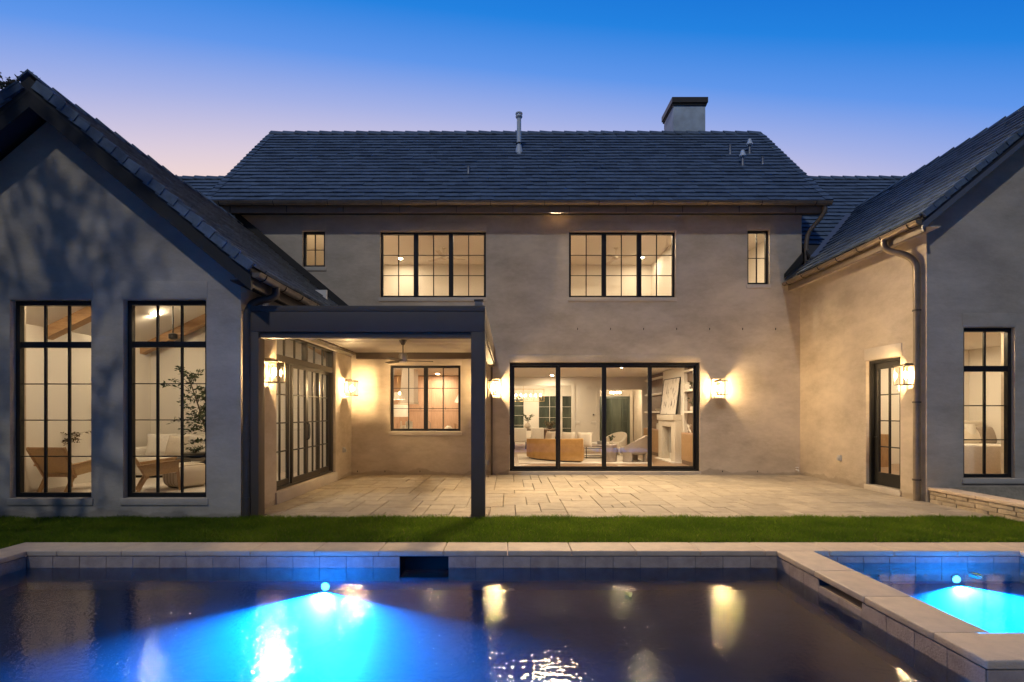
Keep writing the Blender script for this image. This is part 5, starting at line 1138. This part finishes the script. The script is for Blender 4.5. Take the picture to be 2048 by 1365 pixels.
t = thing('kitchen_faucet', 'slim curved metal tap in the middle of the kitchen window', 'faucet', (X(861,13.2), 13.2, K)); MB().tube(smooth_path([(0,0,0),(0,0,.28),(-.02,0,.36),(-.09,0,.36),(-.11,0,.28)]), .010, 8).build('spout', 'grey_metal', t, local=True, smooth=True); MB().tube([(.0,0,.08),(.06,0,.1)], .007, 6).build('lever', 'grey_metal', t, local=True)

# ================================================================ upstairs fans
def indoor_fan(x, y, rz, label):
    t = thing('ceiling_fan', label, 'fan', (x, y, UC), rz); MB().lathe([(.06,-.001),(.05,-.03),(.012,-.05),(.012,-.20),(.07,-.22),(.08,-.30),(.04,-.33)], 16).build('motor', 'cream_fabric', t, local=True, smooth=True)
    for i in range(3):
        a = R(120*i); MB().bar((.07*math.cos(a),.07*math.sin(a),-.27),(.62*math.cos(a),.62*math.sin(a),-.26),.12,.012).build('blade', 'cream_fabric', t, local=True)
indoor_fan(X(888, 14.4), 14.4, R(20), 'pale ceiling fan behind the left three-part upstairs window'); indoor_fan(X(1232, 14.4), 14.4, R(-20), 'pale ceiling fan behind the right three-part upstairs window')

# ================================================================ sitting room in the left wing
def armchair(x, y, rz, label):
    t = thing('armchair', label, 'armchair', (x, y, LF), rz)      # faces +y locally
    bk = MB().hexa([(-.31,-.14,.34),(.31,-.14,.34),(.31,-.10,.34),(-.31,-.10,.34),(-.35,-.40,.80),(.35,-.40,.80),(.35,-.36,.80),(-.35,-.36,.80)]); bk.build('backrest', 'cane', t, local=True)
    for s_ in (-1,1):
        MB().bar((s_*.31,-.11,.26),(s_*.37,-.40,.84),.045,.045).build('back_post', 'oak', t, local=True)
        MB().bar((s_*.28,-.08,.36),(s_*.27,-.26,.002),.05,.05).build('leg', 'oak', t, local=True); MB().bar((s_*.33,.36,.52),(s_*.30,.42,.002),.05,.05).build('leg', 'oak', t, local=True)
        MB().bar((s_*.36,-.26,.50),(s_*.36,.42,.58),.06,.03).build('armrest', 'oak', t, local=True)
        MB().hexa([(s_*.345,-.12,.30),(s_*.36,-.12,.30),(s_*.36,.38,.36),(s_*.345,.38,.36),(s_*.345,-.22,.495),(s_*.36,-.22,.495),(s_*.36,.40,.56),(s_*.345,.40,.56)]).build('side_panel', 'cane', t, local=True)
    MB().bar((-.37,-.385,.82),(.37,-.385,.82),.045,.05).build('top_rail', 'oak', t, local=True); MB().bar((-.30,-.10,.30),(.30,-.10,.30),.05,.06).build('seat_rail', 'oak', t, local=True); MB().bar((-.30,.38,.34),(.30,.38,.34),.05,.06).build('seat_rail', 'oak', t, local=True)
    rbox(.60,.54,.14,.05,3,(0,.14,.40)).build('seat_cushion', 'white_fabric', t, local=True, smooth=True); t.scale = (.88,.88,.9)
armchair(X(131, 8.75), 8.75, R(-4), 'oak armchair with woven cane back seen from behind through the far left grid window')
armchair(X(306, 8.75), 8.75, R(-52), 'oak armchair with cane side panel turned toward the striped ottoman')
def sofa(x, y, rz, w, label):
    t = thing('sofa', label, 'sofa', (x, y, LF), rz); rbox(w,.95,.36,.06,3,(0,0,.23)).build('base', 'white_fabric', t, local=True, smooth=True); rbox(w,.24,.46,.09,3,(0,.36,.62)).build('backrest', 'white_fabric', t, local=True, smooth=True)
    for s_ in (-1,1): rbox(.22,.95,.5,.09,3,(s_*(w/2-.11),0,.36)).build('arm', 'white_fabric', t, local=True, smooth=True)
    MB().box(-w/2+.1,w/2-.1,-.4,.4,.002,.05).build('plinth', 'soffit', t, local=True)
sofa(-6.75, 10.85, 0, 2.3, 'white upholstered sofa along the back wall of the sitting room')
cushion(-7.3, 10.62, LF+.42, .55, .5, R(15), R(-18), 'white_fabric', 'white cushion at the left end of the white sofa'); cushion(-6.95, 10.55, LF+.42, .5, .46, R(-10), R(-18), 'cream_fabric', 'beige cushion leaning beside the white one on the white sofa'); cushion(-6.2, 10.6, LF+.42, .5, .46, R(8), R(-18), 'white_fabric', 'plump white cushion at the right end of the white sofa')
t = thing('ottoman', 'low cream ottoman with thin brown stripes in front of the grid window', 'ottoman', (X(372, 9.2), 9.2, LF), R(-30)); rbox(.62,.58,.42,.14,4,(0,0,.215)).build('cushion', 'striped_fabric', t, local=True, smooth=True); MB().box(-.2,.2,-.2,.2,.001,.006).build('glide', 'soffit', t, local=True)
t = thing('low_table', 'dark low table with planted bowl behind the striped ottoman', 'table', (X(398, 9.9), 9.9, LF)); MB().box(-.45,.45,-.3,.3,.42,.47).build('top', 'dark_ceramic', t, local=True, bevel=.006)
for sx in (-1,1): MB().box(sx*.36-.05,sx*.36+.05,-.25,.25,.002,.419).build('leg', 'dark_ceramic', t, local=True)
sprig('planted_bowl', 'wide shallow bowl of small pale green plants on the dark low table', X(390, 9.85), 9.85, LF+.471, [(.10,0),(.22,.05),(.24,.09),(.20,.08)], 'dark_ceramic', .12, .20, 300, 'plant_leaf', .04, 'planter', 12, 20)
t = thing('planter_stand', 'dark basket planter of dried branches on splayed thin legs behind the armchair', 'planter', (X(92, 9.35), 9.35, LF))
MB().lathe([(.10,.42),(.17,.50),(.19,.62),(.17,.66),(.14,.60)], 18).build('basket', 'dark_ceramic', t, local=True, smooth=True)
for i in range(3): a = R(90+120*i); MB().bar((.10*math.cos(a),.10*math.sin(a),.46),(.30*math.cos(a),.30*math.sin(a),.002),.014,.014).build('leg', 'bark', t, local=True)
st = MB(); lv = MB(); rnd = random.Random(15)
for i in range(26):
    a = rnd.uniform(-.6,.6); L = rnd.uniform(.35,.75); e = Vector((L*math.cos(a), L*math.sin(a)*.5, .74+rnd.uniform(.0,.26))); pts = smooth_path([(0,0,.62),(e.x*.4,e.y*.4,.80+rnd.uniform(0,.1)),e],2); st.tube(pts,.003,4); leaves(lv,[pts[rnd.randrange(3,len(pts))] for _ in range(9)],.06,rnd)
for i in range(8):
    e = Vector((-rnd.uniform(.1,.3), rnd.uniform(-.2,.2), .60-rnd.uniform(0,.2))); pts = smooth_path([(0,0,.62),(e.x*.5,e.y*.5,.72),e],2); st.tube(pts,.003,4); leaves(lv,[pts[rnd.randrange(3,len(pts))] for _ in range(9)],.06,rnd)
st.build('branches', 'bark', t, local=True); stuff(lv.build('foliage', 'dry_leaf', t, local=True))
# indoor olive tree
ty = 9.95; tr_ = thing('indoor_tree', 'slender leafy indoor tree standing behind the second grid window', 'tree', (X(421, ty), ty, LF))
MB().lathe([(.16,.002),(.2,.1),(.2,.36),(.17,.38)], 18).build('pot', 'dark_ceramic', tr_, local=True, smooth=True)
rnd = random.Random(31); bm_ = MB(); lv = MB(); trunk = smooth_path([(0,0,.3),(-.02,0,.7),(-.12,.0,1.1),(-.26,.02,1.5),(-.40,0,1.95)], 2); MB().tube(trunk, [.022-.014*i/len(trunk) for i in range(len(trunk))], 7).build('trunk', 'bark', tr_, local=True, smooth=True)
for i in range(34):
    p0 = trunk[rnd.randrange(len(trunk)//3, len(trunk))]; a = rnd.uniform(0, 6.28); L = rnd.uniform(.22,.55)*(1.15 if math.cos(a) < 0 else .9); e = p0 + Vector((math.cos(a)*L, math.sin(a)*L*.7, rnd.uniform(-.12,.36))); pts = smooth_path([p0, p0*.5+e*.5+Vector((0,0,.06)), e], 2)
    bm_.tube(pts, .0045, 5); leaves(lv, [pts[rnd.randrange(3,len(pts))]+Vector((rnd.gauss(0,.02),rnd.gauss(0,.02),rnd.gauss(0,.02))) for _ in range(26)], .085, rnd)
bm_.build('limbs', 'bark', tr_, local=True); stuff(lv.build('crown', 'plant_leaf', tr_, local=True))
t = thing('ceiling_fan', 'dark ceiling fan hub hanging from the vaulted sitting room ceiling', 'fan', (X(346, 10.2), 10.2, zc(X(346,10.2)))); MB().lathe([(.012,-.0),(.012,-.55)], 8).build('downrod', 'black_steel', t, local=True); MB().lathe([(.03,-.55),(.08,-.57),(.08,-.66),(.04,-.68)], 14).build('motor', 'black_steel', t, local=True, smooth=True)

# ================================================================ bedroom in the right wing
t = thing('bed', 'low upholstered bed with white bedding behind the tall window of the right wing', 'bed', (X(1990, 11.6), 11.7, BF), R(0))
rbox(1.5,1.9,.30,.05,3,(0,0,.20)).build('base', 'cream_fabric', t, local=True, smooth=True); rbox(1.46,1.86,.24,.08,3,(0,-.01,.46)).build('mattress', 'white_fabric', t, local=True, smooth=True); rbox(1.6,.12,1.1,.05,3,(0,1.02,.58)).build('headboard', 'cream_fabric', t, local=True, smooth=True)
cushion(X(1958,12.3), 12.45, BF+.56, .6, .42, 0, R(-20), 'cream_fabric', 'tan pillow at the left of the bed'); cushion(X(1992,12.3), 12.45, BF+.56, .6, .46, R(6), R(-20), 'taupe_fabric', 'darker tan pillow at the right of the bed')
t = thing('lounge_chair', 'rounded cream lounge chair just inside the window of the right wing', 'chair', (X(1948, 10.0), 10.0, BF), R(200)); MB().arc((0,0),.30,.42,R(-120),R(120),.05,.72,24).build('backrest','cream_fabric',t,local=True,bevel=.04,seg=3); MB().lathe([(.28,.05),(.31,.1),(.31,.38),(.25,.43),(.02,.44)],22).build('seat','cream_fabric',t,local=True,smooth=True); MB().lathe([(.3,.002),(.3,.049)],22).build('plinth','soffit',t,local=True)
t = thing('air_vent', 'white louvered air vent grille high on the bedroom wall', 'vent', (X(1952, 13.2), 13.199, Z(735, 13.2))); MB().box(-.20,.20,-.015,-.001,-.38,.38).build('frame','plastic_white',t,local=True)
for i in range(18): MB().box(-.16,.16,-.022,-.0155,-.33+.037*i,-.312+.037*i).build('slat','cream_fabric',t,local=True)
t = thing('table_lamp', 'small white bedside lamp beside the bed', 'lamp', (X(1936, 12.6), 12.6, BF+.55)); MB().lathe([(.16,.25),(.13,.5)],18,caps=False).build('shade','white_fabric',t,local=True,smooth=True); MB().lathe([(.07,0),(.08,.1),(.02,.25)],14).build('base','ceramic',t,local=True,smooth=True)
t = thing('nightstand', 'wooden nightstand under the bedside lamp', 'nightstand', (X(1936, 12.6), 12.6, BF)); MB().box(-.25,.25,-.22,.22,.05,.549).build('body','oak',t,local=True,bevel=.006); MB().box(-.22,.22,-.235,-.221,.3,.53).build('drawer','oak',t,local=True)
t = thing('wood_cabinet', 'fluted oak cabinet seen through the glazed side door', 'cabinet', (8.62, 12.4, BF)); MB().box(-.5,.35,-.35,.35,.04,.82).build('body','oak',t,local=True,bevel=.006)
for i in range(10): MB().box(-.512,-.501,-.33+.066*i,-.275+.066*i,.08,.78).build('slat','oak',t,local=True)
t = thing('desk_chair', 'dark round-backed chair standing behind the glazed side door', 'chair', (8.05, 11.75, BF), R(-80)); rbox(.42,.05,.42,.02,2,(0,-.2,.78)).build('backrest','dark_ceramic',t,local=True,smooth=True); rbox(.42,.42,.06,.02,2,(0,0,.46)).build('seat','dark_ceramic',t,local=True,smooth=True)
for sx in (-1,1):
    for sy in (-1,1): MB().bar((sx*.17,sy*.17,.44),(sx*.2,sy*.2,.002),.025,.025).build('leg','dark_ceramic',t,local=True)

# ================================================================ trees
def tree(x, y, h, r, label, seed, n_limb, n_leaf, size, leafm='tree_leaf', base=0.35, group=None, zb=0, thick=.16):
    rnd = random.Random(seed); t = thing('tree', label, 'tree', (x, y, zb)); tk = smooth_path([(0,0,0),(.1,0,h*.25),(-.1,.1,h*.5),(.05,0,h*.9)], 2)
    MB().tube(tk, [thick*(1-.85*i/len(tk)) for i in range(len(tk))], 9).build('trunk', 'bark', t, local=True, smooth=True); lb = MB(); lv = MB()
    for i in range(n_limb):
        f = rnd.uniform(base, .98); p0 = tk[int(f*(len(tk)-1))]; a = rnd.uniform(0, 6.28); L = r*rnd.uniform(.45,1.0)*(1.15-.55*f); e = p0+Vector((math.cos(a)*L, math.sin(a)*L, L*rnd.uniform(.1,.75))); pts = smooth_path([p0, p0*.5+e*.5+Vector((0,0,-.1*L)), e], 2)
        lb.tube(pts, [thick*.28*(1-.8*k/len(pts)) for k in range(len(pts))], 5)
        for j in range(5):
            q0 = pts[rnd.randrange(len(pts)//3, len(pts))]; d = Vector((rnd.gauss(0,1),rnd.gauss(0,1),rnd.gauss(.2,.7))).normalized(); q1 = q0+d*L*rnd.uniform(.2,.4); lb.tube([q0,q0*.5+q1*.5+Vector((0,0,.05)),q1], .012, 4)
            leaves(lv, [q0*(1-s)+q1*s+Vector((rnd.gauss(0,.12),rnd.gauss(0,.12),rnd.gauss(0,.12)))*size*3 for s in (rnd.random() for _ in range(n_leaf))], size, rnd, .8, 1.9)
    lb.build('limbs', 'bark', t, local=True); stuff(lv.build('crown', leafm, t, local=True))
tree(X(-40, 24), 24, 20.6, 3.4, 'tall leafy tree behind the left gable wing with its crown tip showing', 41, 46, 22, .16)
tree(-7.8, 2.2, 12.5, 3.2, 'leafy garden tree whose shadow falls on the left gable wall', 44, 60, 8, .12, base=0.52)
